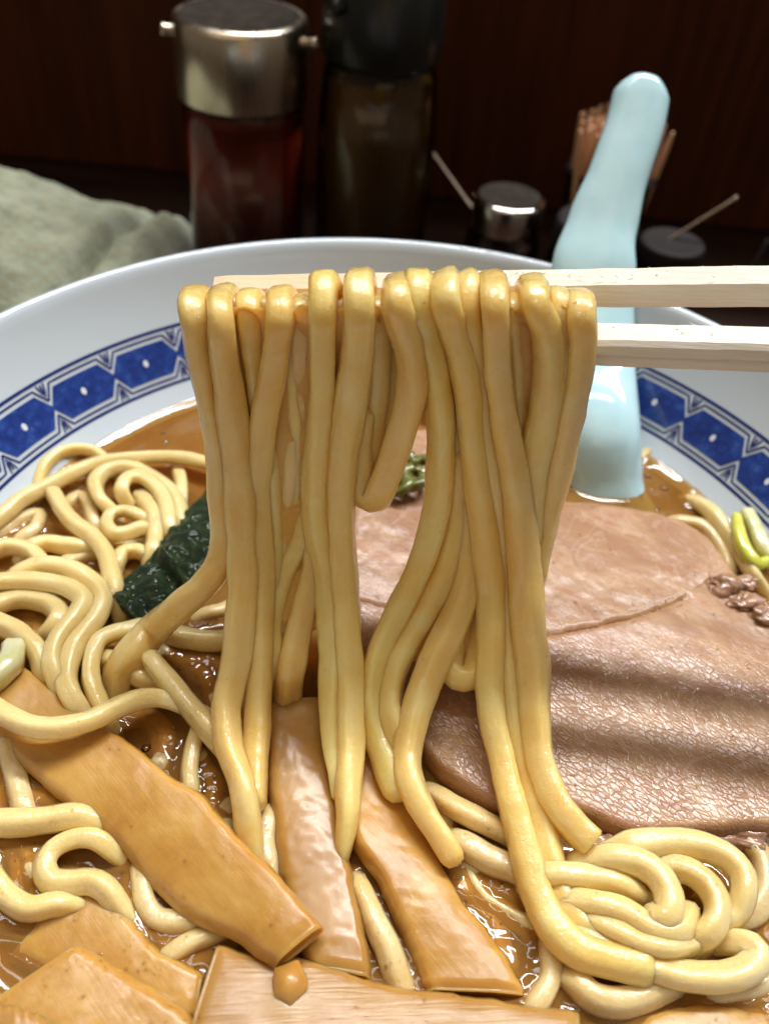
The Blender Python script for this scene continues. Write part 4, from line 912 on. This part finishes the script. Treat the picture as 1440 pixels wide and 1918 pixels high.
cj3, rj3, zj3 = jar('dark jar right of the blue spoon with a metal spoon handle rising from it', 1245, 120, 20.0, 478, 520, 'condiment_jar', DARKCUP, DARKCUP, 'condiment jars')
def rod(label, a, b, r, mat):
    V, F = tube(catmull([a, (a+b)/2, b], .3), r, 10, 0, 0); return tag(obj('spice_spoon', V, F, mat), label, 'spoon handle', 'spoon handles in the condiment jars')
a, b = Py(793, 262, 24.5), Py(880, 385, 22.8); rod('thin dark spoon handle leaning left behind the chrome-lidded jar', a, b+(b-a)*.25, .055, TARN)
a, b = Py(1376, 372, 20.6), Py(1205, 478, 20.0); ha = rod('thin metal spoon handle leaning right of the blue spoon', a, b+(b-a)*.12, .055, TARN)
V, F = blob(a, (.10, .10, .09), 2, .2, 1, 2); obj('handle_knob', V, F, TARN, ha)
a, b = Py(1436, 452, 21.0), Py(1400, 520, 20.5); rod('faint spoon handle at the right edge beside the dark cup', a, b, .10, DARKCUP)
# toothpick cup
YT = 24.5
ct = Py(1145, 315, YT); rt = 0.5*165*depth(ct)/FOC; zt_ = ct.z
V, F = lathe([(0.01, .02), (rt*.8, .02), (rt*.86, .15), (rt*.98, zt_-.35), (rt*1.05, zt_-.1), (rt*1.02, zt_), (rt*.9, zt_-.05), (rt*.8, .3), (0.01, .3)], (ct.x, YT, 0), 64)
tag(obj('toothpick_cup', V, F, DARKCUP), 'dark round cup packed with toothpicks behind the blue spoon', 'cup')
V, F = tube([Vector((0, 0, 0)), Vector((0, 0, 2.2)), Vector((0, 0, 4.2)), Vector((0, 0, 5.6)), Vector((0, 0, 6.3))], lambda t, p: 0.125 if p.z < 5.8 else .07, 8, 0, 0)
pick0 = None
rp = random.Random(3)
for k in range(110):
    a = k*2.39996; q = math.sqrt((k+.5)/110)*rt*.80
    x, y = ct.x+q*math.cos(a), YT+q*math.sin(a)
    tilt = (rp.uniform(-.05, .05)-.09*q*math.sin(a)/rt, rp.uniform(-.05, .05)+.09*q*math.cos(a)/rt, rp.uniform(0, 6))
    if pick0 is None:
        pick0 = obj('toothpick', V, F, PICK); o = pick0
    else:
        o = pick0.copy(); COL.objects.link(o)
    o.location = Vector((x, y, max(.30, zt_-5.3+rp.uniform(-.12, .15))))*U; o.rotation_euler = tilt
    tag(o, 'wooden toothpick bundled upright in the dark cup behind the spoon', 'toothpick', 'toothpicks in the dark cup')

# folded towel at the left
def towel_mesh():
    nx, ny = 90, 60; V, F = [], []
    x0, x1, y0, y1 = -19.0, Py(340, 420, 18).x, 12.3, 24.0
    def top(x, y):
        u_ = (x-x0)/(x1-x0); v_ = (y-y0)/(y1-y0)
        ridge = 5.6-3.0*max(0, u_-.18)**0.8
        body = ridge*math.sin(math.pi*min(1, max(0, v_*.86+.13)))**0.55
        end = min(1, max(0, (1-u_)/.14))**0.5
        fold_ = -0.95*math.exp(-((u_-.76-.16*(v_-.5))/.03)**2)+.35*math.exp(-((u_-.92)/.07)**2)
        return max(.06, (body+fold_)*end+.34*noise.noise(Vector((x*.5, y*.5, 2)))+.12*noise.noise(Vector((x*1.3, y*1.3, 5)))+.05*noise.noise(Vector((x*4, y*4, 5))))
    for j in range(ny+1):
        for i in range(nx+1):
            x = x0+(x1-x0)*i/nx; y = y0+(y1-y0)*j/ny
            V.append(Vector((x+.15*noise.noise(Vector((y, 3, 1))), y+.25*noise.noise(Vector((x*.7, 1, 0))), top(x, y) if 0 < i < nx and 0 < j < ny else .05)))
    n0 = len(V)
    for v in V[:n0]: V.append(Vector((v.x, v.y, .01)))
    W = nx+1
    for j in range(ny):
        for i in range(nx):
            a = j*W+i; F.append((a, a+1, a+W+1, a+W)); F.append((n0+a, n0+a+W, n0+a+W+1, n0+a+1))
    for i in range(nx):
        F.append((i, n0+i, n0+i+1, i+1)); b = ny*W+i; F.append((b, b+1, n0+b+1, n0+b))
    for j in range(ny):
        a = j*W; F.append((a, a+W, n0+a+W, n0+a)); b = a+nx; F.append((b, n0+b, n0+b+W, b+W))
    return V, F
V, F = towel_mesh(); tag(obj('kitchen_cloth', V, F, TOWEL), 'grey green woven cloth heaped on the counter left of the bowl', 'cloth')

# ------------------------------------------------------------------ a dew of broth droplets on everything wet
def dew(o, per, rmin, rmax, seed, zmin=0.15):
    me = o.data; rd = random.Random(seed); V, F = [], []
    polys = [p for p in me.polygons if p.normal.z > zmin or p.normal.dot(-FWD) > .55]
    if not polys: return
    ar = [p.area for p in polys]; org = Vector(o.location)/U
    for p in rd.choices(polys, ar, k=per):
        vs = [me.vertices[i].co for i in p.vertices]; a, b = rd.random(), rd.random()
        q = vs[0].lerp(vs[1], a).lerp(vs[-1].lerp(vs[min(2, len(vs)-1)], a), b)/U+org
        if noise.noise(q*1.1+Vector((seed, 0, 0))) < -.12: continue
        bead(q, rd.uniform(rmin, rmax)*rd.choice((.7, .8, 1, 1.5)), .8, V, F)
    if V:
        b = obj('broth_beads', V, F, OIL, o); b['kind'] = 'stuff'
for i, o in enumerate([o for o in COL.objects if o.type == 'MESH' and o.parent is None]):
    k = o.name.split('.')[0]
    if k == 'noodle' and o.get('group') == BG: dew(o, 26, .010, .018, i)
    elif k == 'noodle' and o.location.z/U < 8 and 'far-layer' not in o['label']: dew(o, 30, .008, .014, i, .9)
    elif k == 'bamboo_shoot' and o.dimensions.x > .012: dew(o, 170, .009, .018, i, .5)
    elif k == 'pork_slice': dew(o, 420, .010, .019, i, .5)
    elif k == 'seaweed_sheet': dew(o, 80, .010, .016, i, .3)
